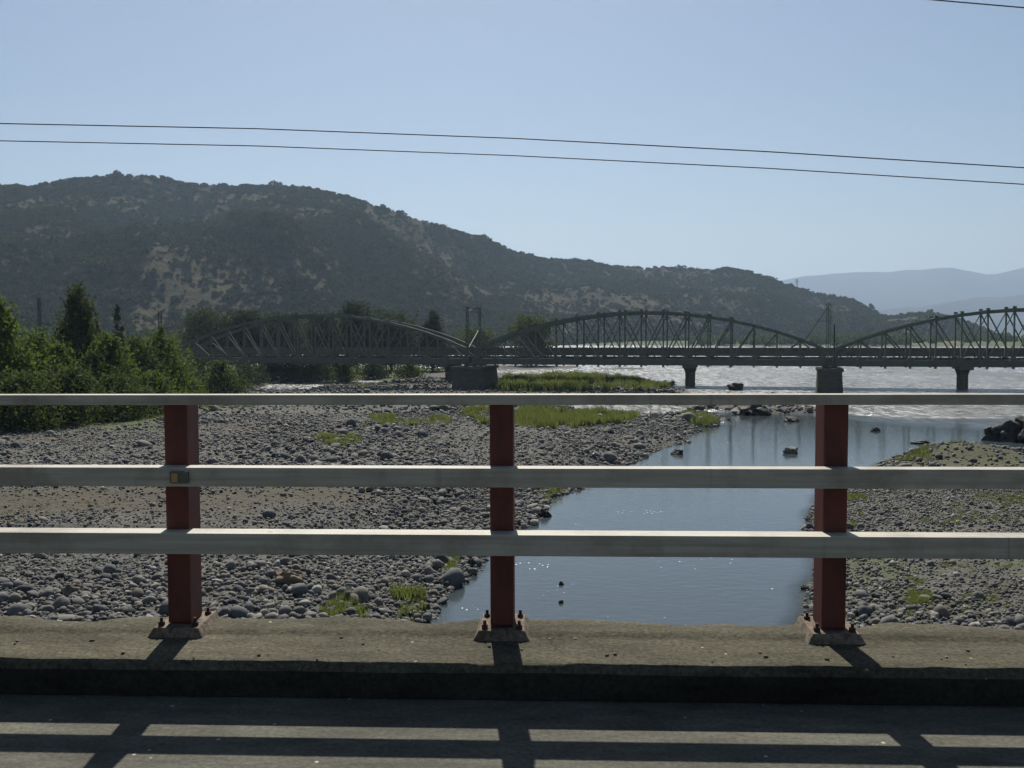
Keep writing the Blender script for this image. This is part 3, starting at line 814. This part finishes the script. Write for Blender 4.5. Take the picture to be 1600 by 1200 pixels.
for i in range(70):
    onk = i < 46
    y_ = rk.uniform(4.17, 4.50) if onk else 4.115 - abs(rk.gauss(0, .05)); z_ = .157 if onk else .002
    o = link('pebble', stone_me[i % 8], kerb); g_ = .006 + .012 * rk.random() ** 2
    o.location = (rk.uniform(-3.2, 3.2), y_, z_ + g_ * .2); o.scale = (g_ * 1.6, g_ * 1.3, g_); o.rotation_euler = (0, 0, rk.random() * 6)

railing = empty('bridge_railing', (0, 4.5, KH))
railing['label'] = 'three rail bridge railing with off white rails on dark red posts'
railing['category'] = 'railing'
INV = Matrix.Translation((0, -4.5, -KH))
def rp(mb, name, m, parent=None, **kw):
    mb.v = [(x, y - 4.5, z - KH) for x, y, z in mb.v]
    o = mb.build(name, m, parent or railing, **kw)
    return o
RF = 4.42                                    # front face of the two lower rails
for zt, hh, y0, w in ((EYE - .62, .090, RF, .092), (EYE - .931, .100, RF, .116)):
    mb = MB(); mb.box((0, y0 + w / 2, zt - hh / 2), (44, w, hh)); rp(mb, 'rail', M['white'], bevel=.004)
mb = MB(); mb.box((0, 4.50, EYE - .281 - .024), (44, .092, .048)); toprail = rp(mb, 'rail', M['white'], bevel=.004)
toprail['label'] = 'thinner top rail laid over the posts'
PX0, STEP = -.232, 1.56
random.seed(3)
for k in range(-4, 5):
    x = PX0 + k * STEP
    zt = EYE - .281 - .048
    mb = MB(); mb.box((x, 4.514 + .08, (zt + KH + .055) / 2), (.112, .158, zt - KH - .055)); post = rp(mb, 'post', M['red'], bevel=.008)
    # sloping concrete pad below the base plate
    bx, by0, by1, zt2 = .128, 4.455, 4.735, KH + .056
    vs = [(x - bx - .02, by0 - .012, KH - .02), (x + bx + .02, by0 - .012, KH - .02), (x + bx + .02, by1, KH - .02), (x - bx - .02, by1, KH - .02),
          (x - bx * .84, by0 + .012, zt2 - .008), (x + bx * .84, by0 + .012, zt2 - .008), (x + bx * .8, by1 - .01, zt2), (x - bx * .8, by1 - .01, zt2)]
    mb = MB(); mb.add(vs, [(3, 2, 1, 0), (4, 5, 6, 7), (0, 1, 5, 4), (1, 2, 6, 5), (2, 3, 7, 6), (3, 0, 4, 7)])
    rp(mb, 'base_pad', M['pad'], post, bevel=.004)
    for ix, iy in ((-1, 0), (1, 0), (-1, 1), (1, 1)):
        mb = MB(); cx, cy = x + ix * .082, 4.50 + iy * .175
        mb.tube([(cx, cy, zt2 - .015), (cx, cy, zt2 + .012)], [.016, .016], 6)
        mb.tube([(cx, cy, zt2 + .012), (cx, cy, zt2 + .032)], [.008, .007], 8)
        rp(mb, 'bolt', M['bolt'], post)
    for zr in (EYE - .62 - .048, EYE - .925 - .051):
        pass
# amber reflector on the middle rail at the left post
p = at(283, 743, 4.5)
lx, ly = (NEAR.inverted() @ Vector((p.x, p.y, p.z)))[:2]
mb = MB(); mb.box((lx, RF - .008, EYE - .62 - .045), (.086, .016, .056)); hs = rp(mb, 'reflector', M['housing'], bevel=.003)
hs['label'] = 'small amber reflector in a dark housing'
mb = MB(); mb.box((lx - .018, RF - .019, EYE - .62 - .045), (.03, .008, .042)); rp(mb, 'lens', M['amber'], hs, bevel=.002)
railing.matrix_world = NEAR @ Matrix.Translation((0, 4.5, KH))

# ------------------------------------------------------------------ overhead cables beside the near bridge
def cable(pts, dist, r, label):
    P = [at(x, y, dist - .041 * (at(x, y, dist).x)) for x, y in pts]
    mb = MB(); sm = []
    for i in range(len(P) - 1):
        for k in range(6): sm.append(P[i].lerp(P[i + 1], k / 6))
    sm.append(P[-1]); mb.tube(sm, r, 6)
    o = mb.build('overhead_cable', M['wire'], None, True)
    tag(o, label, 'cable', 'cables strung along the near bridge')
cable([(-900, 190), (-400, 188), (0, 193), (400, 201), (800, 216), (1200, 237), (1600, 262), (2100, 298), (2600, 338)], 12, .0072, 'upper of two black cables crossing the whole sky')
cable([(-900, 214), (-400, 214), (0, 220), (400, 228), (800, 243), (1200, 263), (1600, 288), (2100, 323), (2600, 362)], 12.05, .0066, 'lower of two black cables crossing the sky above the hill')
cable([(900, -50), (1200, -22), (1450, -1), (1600, 12), (2100, 58), (2600, 110)], 11.5, .0072, 'short stretch of black cable in the top right corner of the sky')

# ------------------------------------------------------------------ rail bridge: truss spans on masonry piers
K = -.28
def on_line(d0, X): return Vector((X, d0 + K * X, 0))
ANG = math.atan(K)
D0 = 165.0
PXS = [-64.3, -7.18, 49.94, 107.06]
LEN = 57.12 * math.sqrt(1 + K * K)
ZB = EYE - 5.15                       # underside of the bottom chord
WT = 5.6                              # distance between the two trusses
NP_ = 16
def th(i):
    t = i / NP_
    return 2.6 + 6.0 * (1 - abs(2 * t - 1) ** 2.0) ** .95
def make_span():
    root = empty('truss_span')
    ins = .9; L = LEN - 2 * ins
    xs = [ins + L * i / NP_ for i in range(NP_ + 1)]
    for side in (0, 1):
        y = side * WT
        mb = MB(); mb.box((LEN / 2, y, .45), (LEN - .6, .34, .9)); mb.box((LEN / 2, y, .93), (LEN - .6, .6, .06)); mb.box((LEN / 2, y, -.03), (LEN - .6, .6, .06))
        mb.build('bottom_chord', M['steel'], root)
        mb = MB()
        for i in range(NP_): mb.bar((xs[i], y, th(i)), (xs[i + 1] + .05, y, th(i + 1)), .5, .46)
        mb.build('top_chord', M['steel'], root)
        for i in range(NP_ + 1):
            w = .36 if i in (0, NP_) else .22
            MB().bar((xs[i], y, .9), (xs[i], y, th(i) - .2), w, .32).build('vertical_post', M['steel'], root)
            MB().box((xs[i], y, -.21), (.34, .4, .3)).build('hanger', M['steel'], root)
            MB().box((xs[i], y, 1.1), (.9, .38, .5)).build('gusset', M['steel'], root)
        for i in range(NP_):
            left = i < NP_ / 2
            a = (xs[i], y, th(i) - .2) if left else (xs[i + 1], y, th(i + 1) - .2)
            b = (xs[i + 1], y, .95) if left else (xs[i], y, .95)
            if i in (0, NP_ - 1):
                a = (xs[1], y, th(1) - .2) if i == 0 else (xs[NP_ - 1], y, th(NP_ - 1) - .2)
                b = (xs[0], y, .95) if i == 0 else (xs[NP_], y, .95)
            MB().bar(a, b, .19, .16).build('diagonal', M['steel'], root)
            if NP_ / 2 - 3 <= i < NP_ / 2 + 3:
                a2 = (xs[i + 1], y + .12, th(i + 1) - .2) if left else (xs[i], y + .12, th(i) - .2)
                b2 = (xs[i], y + .12, .95) if left else (xs[i + 1], y + .12, .95)
                MB().bar(a2, b2, .14, .12).build('diagonal', M['steel'], root)
        for zz in (1.75, 2.15): MB().bar((1, y - .3, zz), (LEN - 1, y - .3, zz), .05, .05).build('handrail', M['steel'], root)
    for i in range(NP_ + 1):
        MB().box((xs[i], WT / 2, .35), (.4, WT - .4, .6)).build('floor_beam', M['dark_steel'], root)
    for i in range(4, NP_ - 3):
        mb = MB(); mb.box((xs[i], WT / 2, th(i) + .1), (.3, WT - .3, .4)); mb.build('top_brace', M['steel'], root)
        for y in (0, WT):
            MB().box((xs[i], y, th(i) + .42), (.5, .34, .34)).build('top_bracket', M['steel'], root)
    for y in (WT / 2 - .75, WT / 2 + .75):
        MB().box((LEN / 2, y, .82), (LEN, .3, .5)).build('stringer', M['dark_steel'], root)
        MB().box((LEN / 2, y, 1.21), (LEN, .07, .16)).build('rail', M['dark_steel'], root)
    for i in range(58):
        MB().box((.6 + i * (LEN - 1.2) / 57, WT / 2, 1.1), (.26, 2.5, .12)).build('sleeper', M['bark'], root)
    for dx in (.35, LEN - .35):
        for y in (0, WT):
            MB().box((dx, y, -.2), (.55, .7, .34)).build('bearing', M['dark_steel'], root)
    return root
span0 = make_span()
labs = ['left truss span running out of the trees beside the river', 'complete arched truss span in the middle of the rail bridge', 'right truss span cut off by the right edge of the picture']
for i in range(3):
    s = span0 if i == 0 else copy_tree(span0)
    p = on_line(D0, PXS[i]); s.location = (p.x, p.y, ZB); s.rotation_euler = (0, 0, ANG)
    tag(s, labs[i], 'bridge span', 'steel truss spans of the rail bridge')
def make_pier(X, w, label, zbase):
    p = on_line(D0, X)
    root = empty('bridge_pier', (p.x, p.y, zbase), ANG)
    top_ = ZB - .37 - zbase
    def frustum(z0, z1, a0, b0, a1, b1, name):
        mb = MB(); cy = WT / 2; v = []
        for z, a, b in ((z0, a0, b0), (z1, a1, b1)):
            v += [(sx_ * a / 2, cy + sy_ * b / 2, z) for sx_, sy_ in ((-1, -1), (1, -1), (1, 1), (-1, 1))]
        mb.add(v, [(3, 2, 1, 0), (4, 5, 6, 7), (0, 1, 5, 4), (1, 2, 6, 5), (2, 3, 7, 6), (3, 0, 4, 7)])
        return mb.build(name, M['pier'], root, bevel=.06)
    frustum(0, top_ - .5, w * 1.08, 9.2, w * .94, 8.6, 'shaft')
    frustum(top_ - .498, top_, w * 1.06, 9.2, w * 1.06, 9.2, 'cap')
    tag(root, label, 'bridge pier', 'masonry piers of the rail bridge')
make_pier(PXS[0], 4.5, 'masonry pier hidden among the trees at the left end of the truss bridge', WATER - .6)
make_pier(PXS[1], 5.6, 'broad dark masonry pier standing on the gravel left of the grassy bar', WATER - .4)
make_pier(PXS[2], 3.7, 'dark masonry pier in the river behind the right red post', WATER - 1.2)
make_pier(PXS[3], 3.7, 'masonry pier beyond the right edge of the picture', WATER - 1.2)

# catenary masts
def lattice(mb, x, y, z0, z1, w, d):
    for i in (-1, 1):
        for j in (-1, 1): mb.bar((x + i * w / 2, y + j * d / 2, z0), (x + i * w / 2, y + j * d / 2, z1), .09, .09)
    n_ = int((z1 - z0) / .9)
    for k in range(n_):
        za = z0 + (z1 - z0) * k / n_; zb = z0 + (z1 - z0) * (k + 1) / n_; s = 1 if k % 2 else -1
        for j in (-1, 1): mb.bar((x - s * w / 2, y + j * d / 2, za), (x + s * w / 2, y + j * d / 2, zb), .05, .05)
        for i in (-1, 1): mb.bar((x + i * w / 2, y - s * d / 2, za), (x + i * w / 2, y + s * d / 2, zb), .05, .05)
def portal(X, label, top_px, stay):
    p = on_line(D0, X); root = empty('catenary_portal', (p.x, p.y, ZB - .37), ANG)
    zt_ = elev(*top_px, p.y) - root.location.z
    for y in (-.75, WT + .75):
        mb = MB(); lattice(mb, 0, y, 0, zt_, .36, .26); mb.build('mast', M['steel'], root)
    mb = MB(); mb.bar((0, -.6, zt_ - .2), (0, WT + .6, zt_ - .2), .12, .12); mb.bar((0, -.6, zt_ - .9), (0, WT + .6, zt_ - .9), .1, .1)
    mb.bar((0, -.6, zt_ - .9), (0, WT / 2, zt_ - .2), .07, .07); mb.bar((0, WT / 2, zt_ - .2), (0, WT + .6, zt_ - .9), .07, .07)
    mb.build('crossbeam', M['dark_steel'], root)
    if stay == 'left':
        mb = MB(); mb.bar((-.2, -.75, zt_ - .6), (-3.7, -.2, zt_ - 6.0), .10, .10); mb.bar((-.2, -.75, zt_ - 2.9), (-2.1, -.5, zt_ - 2.9), .07, .07); mb.build('stay', M['dark_steel'], root)
        mb = MB(); mb.bar((.75, -.6, 0), (.75, -.6, zt_ - 3.4), .2, .2); mb.build('short_mast', M['dark_steel'], root)
    else:
        mb = MB(); mb.bar((.1, -.7, 3.0), (.1, WT + .5, 6.6), .10, .10); mb.bar((.2, WT + .6, 6.0), (2.4, WT + .6, 4.2), .09, .09); mb.build('stay', M['dark_steel'], root)
    tag(root, label, 'catenary mast', 'catenary masts on the rail bridge')
portal(PXS[1] - .3, 'open steel portal of two masts above the broad pier on the gravel', (728, 479), 'right')
portal(PXS[2] - .2, 'steel mast with slanting stay above the pier behind the right post', (1287, 473), 'left')
p = at(251, 540, 186)
root = empty('catenary_mast', (p.x, p.y, WATER)); mb = MB(); lattice(mb, 0, 0, 0, elev(251, 485, 186) - WATER, .5, .4); mb.build('mast', M['dark_steel'], root)
mb = MB(); mb.bar((-.2, 0, 11), (2.2, 0, 11.6), .09, .09); mb.build('arm', M['dark_steel'], root)
tag(root, 'lone dark mast rising from the trees left of the truss bridge', 'catenary mast', 'catenary masts on the rail bridge')
p = at(63, 540, 190)
root = empty('catenary_mast', (p.x, p.y, WATER)); mb = MB(); lattice(mb, 0, 0, 0, elev(63, 465, 190) - WATER, .4, .3); mb.build('mast', M['dark_steel'], root)
mb = MB(); mb.bar((-.2, 0, 12), (2.0, 0, 12.4), .09, .09); mb.build('arm', M['dark_steel'], root)
tag(root, 'faint mast behind the trees at the far left', 'catenary mast', 'catenary masts on the rail bridge')

# ------------------------------------------------------------------ second bridge behind: girders on round columns
D2 = 190.0
p = on_line(D2, 0); XA, XB = -150 * 1.0385, 175 * 1.0385
road2 = empty('girder_bridge', (p.x, p.y, EYE - 5.9), ANG)
MB().box(((XA + XB) / 2, 0, .55), (XB - XA, .5, 1.1)).build('girder', M['pier'], road2)
MB().box(((XA + XB) / 2, 6.5, .55), (XB - XA, .5, 1.1)).build('girder', M['pier'], road2)
MB().box(((XA + XB) / 2, 3.25, 1.26), (XB - XA, 9.6, .3)).build('deck_slab', M['pier'], road2)
MB().box(((XA + XB) / 2, -1.42, 2.45), (XB - XA, .22, 1.4)).build('parapet_beam', M['pier'], road2)
MB().box(((XA + XB) / 2, 7.92, 2.45), (XB - XA, .22, 1.4)).build('parapet_beam', M['pier'], road2)
for i in range(84):
    x = XA + 2 + i * (XB - XA - 4) / 83
    for y in (-1.42, 7.92): MB().box((x, y, 1.58), (.25, .2, .34)).build('parapet_post', M['pier'], road2)
tag(road2, 'dark girder bridge with solid parapet beam seen through the trusses', 'bridge')
for X_, lab in ((-60, 'round concrete column among the bushes under the left truss span'), (-13.6, 'round concrete column just left of the broad masonry pier'),
                (33.2, 'round concrete column with flared head standing alone under the middle truss span'), (79.2, 'slender round concrete column in the river under the right truss span'),
                (125.5, 'round concrete column beyond the right edge of the picture')):
    q = on_line(D2, X_); root = empty('bridge_column', (q.x, q.y, WATER - 1.2), ANG); zt_ = EYE - 5.9 - (WATER - 1.2)
    mb = MB(); mb.tube([(0, 3.25, 0), (0, 3.25, zt_ - 1.6), (0, 3.25, zt_ - .75), (0, 3.25, zt_ - .62)], [.95, .95, 1.25, 1.25], 24); mb.build('shaft', M['pier2'], root)
    mb = MB(); mb.box((0, 3.25, zt_ - .31), (2.2, 8.6, .6)); mb.build('crosshead', M['pier2'], root, bevel=.05)
    tag(root, lab, 'bridge column', 'columns of the girder bridge')

# ------------------------------------------------------------------ trees and bushes
def tree(name, px, dist, top_py, w_px, leaf, label, group, shape='oval', n_leaf=6000, size=.16, seed=0, base=None, low=.12, cat='tree'):
    r = np.random.default_rng(seed)
    q = at(px, 560, dist); z0 = base if base is not None else float(H(np.array([q.x]), np.array([q.y]))[0])
    z0 = max(z0, WATER) - .1
    ht_ = elev(px, top_py, dist) - z0; wd = w_px / F * dist
    root = empty(name, (q.x, q.y, z0))
    # clumps along limbs
    nc = max(16, int(ht_ * wd * 1.5)); nc = min(nc, 110)
    cl = []; tries = 0
    while len(cl) < nc and tries < 5000:
        tries += 1
        t = low + (.95 - low) * r.random()
        if shape == 'poplar': env = (min(1, (t - low) / .15 + .4)) * (1 - max(0, (t - .25) / .7) ** 1.1 * .97)
        elif shape == 'cone': env = 1.02 - .85 * t ** 1.4
        elif shape == 'bush': env = max(.06, 1 - t ** 1.35)
        else: env = max(.12, math.sin(math.pi * min(1, (t - low) / (1 - low) * .86 + .12)) ** .65)
        if r.random() > env + .12: continue
        a = r.random() * 6.283; rad = (.10 + .90 * math.sqrt(r.random())) * env * wd / 2 * (.65 + .6 * r.random())
        cl.append((rad * math.cos(a), rad * math.sin(a), t * ht_ * (1 - .02 * r.random()), (.10 + .15 * r.random()) * wd * (.35 + .75 * env)))
    per = max(30, int(n_leaf * 1.3) // len(cl)); cs = []
    for cx, cy, cz, cr in cl:
        d = r.normal(size=(per, 3)) * .58
        cs.append(np.array([cx, cy, cz]) + d * np.array([cr, cr, cr * (1.45 if shape in ('poplar', 'cone') else .85)]))
        if shape != 'cone' and r.random() < .75:             # a loose shoot sticking out of the clump
            out = Vector((cx, cy, 0)); out = out.normalized() if out.length > 1e-3 else Vector((1, 0, 0))
            tip = np.array([cx + out.x * cr * 1.1, cy + out.y * cr * 1.1, cz + cr * (1.9 + 1.2 * r.random())])
            k_ = max(8, per // 7); tt_ = r.random(k_)[:, None]
            cs.append(np.array([cx, cy, cz]) * (1 - tt_) + tip * tt_ + r.normal(size=(k_, 3)) * cr * .16 * (1.2 - tt_))
    cs = np.concatenate(cs); cs = cs[(cs[:, 2] > .1) & (cs[:, 2] < ht_ * (1.0 + .04 * r.random(len(cs))))]
    v, f = quads(cs, size * .8, r, 1.45)
    link('crown', np_mesh('crown', v, f, leaf), root)
    mb = MB(); tr_ = max(.05, ht_ * .017)
    lean = [(r.normal() * .02 * ht_ * k / 5, r.normal() * .02 * ht_ * k / 5, ht_ * .9 * k / 5) for k in range(6)]
    mb.tube(lean, [tr_ * (1.15 - .2 * k) + .01 for k in range(6)], 7)
    for cx, cy, cz, cr in cl[:min(len(cl), 22)]:
        zb = max(.05 * ht_, cz * .7 - .2); k = min(4.99, zb / (ht_ * .9) * 5); b0 = Vector(lean[int(k)]).lerp(Vector(lean[int(k) + 1]), k % 1)
        mid = b0.lerp(Vector((cx, cy, cz)), .5) + Vector((0, 0, -.03 * ht_))
        mb.tube([b0, mid, (cx, cy, cz)], [tr_ * .45, tr_ * .3, tr_ * .12], 5)
    mb.build('trunk', M['bark'], root, True)
    tag(root, label, cat, group)
GL = 'trees on the left river bank'
tree('poplar_tree', 2, 91, 462, 105, M['leaf_bright'], 'bright green pointed tree at the left edge of the picture', GL, 'poplar', 9000, .15, 1)
tree('poplar_tree', 122, 112, 434, 92, M['leaf_mid'], 'tallest poplar on the left bank, standing above all others', GL, 'poplar', 12000, .15, 2)
tree('poplar_tree', 58, 98, 508, 110, M['leaf_bright'], 'green tree between the left edge and the tallest poplar', GL, 'poplar', 7000, .15, 3)
tree('poplar_tree', 172, 104, 518, 100, M['leaf_bright'], 'green tree just right of the tallest poplar', GL, 'poplar', 7500, .14, 4)
tree('poplar_tree', 212, 110, 515, 86, M['leaf_mid'], 'slim green tree, second from the right end of the left tree group', GL, 'poplar', 6500, .14, 5)
tree('poplar_tree', 252, 116, 508, 92, M['leaf_bright'], 'light green pointed tree at the right end of the left tree group', GL, 'poplar', 8500, .14, 6)
tree('poplar_tree', -75, 100, 480, 120, M['leaf_mid'], 'tree half cut off beyond the left edge', GL, 'poplar', 5000, .17, 7)
tree('willow_bush', 34, 85, 580, 170, M['leaf_mid'], 'wide dark bush at the foot of the leftmost tree', GL, 'bush', 8000, .13, 8, low=.05, cat='bush')
tree('willow_bush', 112, 90, 572, 150, M['leaf_mid'], 'dark bush in front of the tallest poplar', GL, 'bush', 8000, .13, 9, low=.05, cat='bush')
tree('willow_bush', 185, 97, 585, 130, M['leaf_mid'], 'rounded bush under the right half of the left tree group', GL, 'bush', 7000, .13, 10, low=.05, cat='bush')
tree('willow_bush', 240, 107, 580, 110, M['leaf_bright'], 'light bush at the right foot of the left tree group', GL, 'bush', 6000, .13, 14, low=.05, cat='bush')
tree('willow_bush', -50, 83, 575, 150, M['leaf_mid'], 'bush running out past the left edge', GL, 'bush', 4000, .14, 15, low=.05, cat='bush')
tree('poplar_tree', 92, 100, 530, 80, M['leaf_bright'], 'green tree rising in front of the left flank of the tallest poplar', GL, 'poplar', 6500, .14, 40)
tree('poplar_tree', 145, 101, 548, 84, M['leaf_mid'], 'darker short tree in front of the right flank of the tallest poplar', GL, 'poplar', 6500, .14, 41)
tree('poplar_tree', 28, 93, 545, 90, M['leaf_mid'], 'short pointed tree in front of the leftmost bright tree', GL, 'poplar', 6500, .14, 42)
tree('poplar_tree', 232, 112, 545, 70, M['leaf_mid'], 'short dark tree before the light tree at the right end of the group', GL, 'poplar', 5500, .14, 43)
GB = 'bushes below the left truss span'
tree('willow_bush', 342, 146, 564, 92, M['leaf_mid'], 'rounded olive bush right of the left tree group, below the truss', GB, 'bush', 5000, .15, 11, low=.05, cat='bush')
tree('willow_bush', 296, 140, 592, 60, M['leaf_bright'], 'low light green bush between left trees and the rounded bush', GB, 'bush', 2500, .13, 12, low=.05, cat='bush')
tree('willow_bush', 425, 206, 563, 90, M['leaf_mid'], 'dark bush behind the bright puddle at its left end', GB, 'bush', 4200, .16, 13, low=.05, cat='bush')
tree('willow_bush', 492, 208, 564, 84, M['leaf_mid'], 'dark bush behind the middle of the bright puddle', GB, 'bush', 3600, .16, 16, low=.05, cat='bush')
tree('willow_bush', 540, 206, 570, 50, M['leaf_bright'], 'small light bush behind the right end of the puddle', GB, 'bush', 2200, .15, 17, low=.05, cat='bush')
tree('willow_bush', 385, 190, 568, 70, M['leaf_dark'], 'blackish bush just right of the rounded olive bush', GB, 'bush', 3000, .16, 18, low=.05, cat='bush')
tree('willow_bush', 640, 214, 566, 60, M['leaf_mid'], 'bush left of the broad masonry pier', GB, 'bush', 2200, .17, 19, low=.05, cat='bush')
tree('willow_bush', 458, 212, 560, 70, M['leaf_dark'], 'black green bush between the two dark puddle bushes', GB, 'bush', 3000, .17, 44, low=.05, cat='bush')
tree('willow_bush', 582, 214, 566, 64, M['leaf_dark'], 'dark bush right of the small light bush, under the falling truss', GB, 'bush', 2800, .17, 45, low=.05, cat='bush')
tree('willow_bush', 310, 160, 560, 80, M['leaf_dark'], 'dark bush filling the gap under the left end of the truss', GB, 'bush', 3200, .16, 46, low=.05, cat='bush')
tree('willow_bush', 520, 216, 556, 90, M['leaf_dark'], 'tall dark bush under the middle of the left truss span', GB, 'bush', 3200, .17, 47, low=.05, cat='bush')
GT = 'trees behind the rail bridge'
tree('broad_tree', 558, 245, 472, 58, M['leaf_dark'], 'dark tree rising highest behind the left truss span', GT, 'oval', 9900, 0.24, 21)
tree('broad_tree', 612, 255, 486, 74, M['leaf_olive'], 'broad green tree right of the highest one behind the truss', GT, 'oval', 9900, 0.24, 22)
tree('cypress_tree', 676, 250, 481, 52, M['leaf_dark'], 'dark cone shaped tree left of the steel portal', GT, 'cone', 10000, 0.22, 23)
tree('broad_tree', 505, 262, 488, 70, M['leaf_olive'], 'round tree above the crown of the left truss arch', GT, 'oval', 8800, 0.25, 24)
tree('broad_tree', 440, 265, 490, 74, M['leaf_olive'], 'green tree above the left shoulder of the left truss arch', GT, 'oval', 8800, 0.25, 25)
tree('broad_tree', 382, 258, 486, 66, M['leaf_olive'], 'tree behind the rising left half of the left truss span', GT, 'oval', 8800, 0.25, 26)
tree('broad_tree', 328, 262, 482, 74, M['leaf_olive'], 'tree beyond the left end of the truss bridge', GT, 'oval', 8800, 0.25, 27)
tree('broad_tree', 830, 300, 491, 64, M['leaf_mid'], 'round green tree behind the start of the middle truss span', GT, 'oval', 8800, 0.28, 28)
tree('cypress_tree', 152, 165, 480, 26, M['leaf_dark'], 'narrow dark tree just right behind the tallest poplar', GT, 'poplar', 2500, .18, 29)
tree('cypress_tree', 186, 170, 472, 30, M['leaf_dark'], 'narrow dark tree further right behind the tallest poplar', GT, 'poplar', 2500, .18, 30)
tree('broad_tree', 745, 330, 512, 60, M['leaf_mid'], 'low tree right behind the steel portal', GT, 'oval', 5500, 0.29, 31)

# ------------------------------------------------------------------ boulders
def boulder(px, py, w_px, h_px, label, m='dark_rock', seed=0, z=WATER):
    q = onz(px, py, z); d = q.y
    me_ = stone_mesh(seed + 60, 4)
    rr = np.random.default_rng(seed)
    for v in me_.vertices:
        p_ = v.co; k = 1 + .14 * math.sin(9 * p_.x + seed) * math.sin(8 * p_.y + 2 * seed) + .10 * math.sin(16 * p_.z + 13 * p_.x + seed) + .06 * math.sin(27 * p_.y - 19 * p_.x + 2 * seed)
        q_ = p_ * 3.2 + Vector((seed * 3.1, 0, 0)); k += .34 * mnoise.fractal(q_, .9, 2.1, 5) * .5
        v.co = p_ * k
    me_.polygons.foreach_set('use_smooth', [False] * len(me_.polygons))
    me_.materials.clear(); me_.materials.append(M[m])
    o = link('boulder', me_); w = w_px / F * d; h_ = h_px / F * d
    o.scale = (w, w * .8, h_ * 1.7); o.location = (q.x, q.y + w * .3, max(z, float(H(np.array([q.x]), np.array([q.y + w * .3]))[0])) + h_ * .12); o.rotation_euler = (rr.normal() * .1, rr.normal() * .1, rr.random() * .6 - .3)
    tag(o, label, 'boulder', 'boulders in and beside the river')
boulder(1178, 649, 62, 20, 'large dark boulder where the channel enters the pool, left of the right post', seed=1)
boulder(1585, 690, 74, 32, 'large black boulder at the right edge of the picture', seed=2)
boulder(1630, 692, 90, 46, 'taller black boulder cut off by the right edge', seed=3)
boulder(1238, 709, 26, 10, 'pale rounded rock alone in the pool, just left of the right post', 'stone', 4)
boulder(1058, 710, 19, 7, 'small flat rock in the pool close to the gravel point', seed=5)
boulder(1241, 659, 34, 7, 'low dark rock in the ripples at the head of the pool', seed=6)
boulder(1370, 674, 14, 6, 'small dark rock in the water right of the right post', seed=7)
boulder(1441, 694, 26, 5, 'flat dark rock off the muddy hump', seed=8)
boulder(1150, 610, 26, 13, 'lump of dark driftwood coloured rock on the low bar under the middle truss span', seed=9)
boulder(852, 808, 20, 13, 'dark rock at the water edge of the left bar, right of the middle post', seed=10)
boulder(735, 890, 17, 14, 'dark rock at the pool edge left of the middle post', seed=11)
boulder(877, 914, 8, 5, 'tiny mossy rock in the near pool, upper one of a pair', seed=12)
boulder(877, 943, 9, 5, 'tiny mossy rock in the near pool, lower one of a pair', seed=13)
boulder(448, 928, 46, 24, 'brown angular boulder among cobbles right of the left post', 'brown_rock', 14, WATER + .5)
boulder(108, 950, 36, 20, 'grey boulder on fine gravel at the lower left', 'stone', 15, WATER + .7)
boulder(1259, 921, 14, 6, 'small dark rock in the near pool left of the right post foot', seed=16)
boulder(1205, 618, 20, 5, 'dark flat rock on the low bar left of the river pier', seed=17)
boulder(1085, 643, 30, 9, 'dark rock beside the grass tuft at the tip of the gravel point', seed=18)

# power pylon on the ridge
p = at(1245, 448, 1420); root = empty('power_pylon', (p.x, p.y, p.z - 6)); mb = MB()
for i in (-1, 1):
    for j in (-1, 1): mb.bar((i * 2, j * 2, 0), (i * .4, j * .4, 17), .35, .35)
mb.build('tower', M['steel'], root)
mb = MB(); mb.bar((-4, 0, 13), (4, 0, 13), .35, .35); mb.bar((-3, 0, 16), (3, 0, 16), .35, .35); mb.build('crossarm', M['steel'], root)
tag(root, 'tiny lattice power pylon on the ridge before the far mountains', 'pylon')

# ------------------------------------------------------------------ haze
hm_ = bpy.data.materials.new('haze_air'); hm_.use_nodes = True
nt = hm_.node_tree; nt.nodes.remove(nt.nodes['Principled BSDF'])
pv = nt.nodes.new('ShaderNodeVolumePrincipled')
pv.inputs['Color'].default_value = (.45, .60, .80, 1); pv.inputs['Density'].default_value = 1.25e-4; pv.inputs['Anisotropy'].default_value = .35
nt.links.new(pv.outputs[0], nt.nodes['Material Output'].inputs['Volume'])
mb = MB(); mb.box((0, 5950, 345), (34000, 12100, 720))
tag(mb.build('haze', hm_), 'thin blue haze filling the valley', 'haze', None, 'stuff')
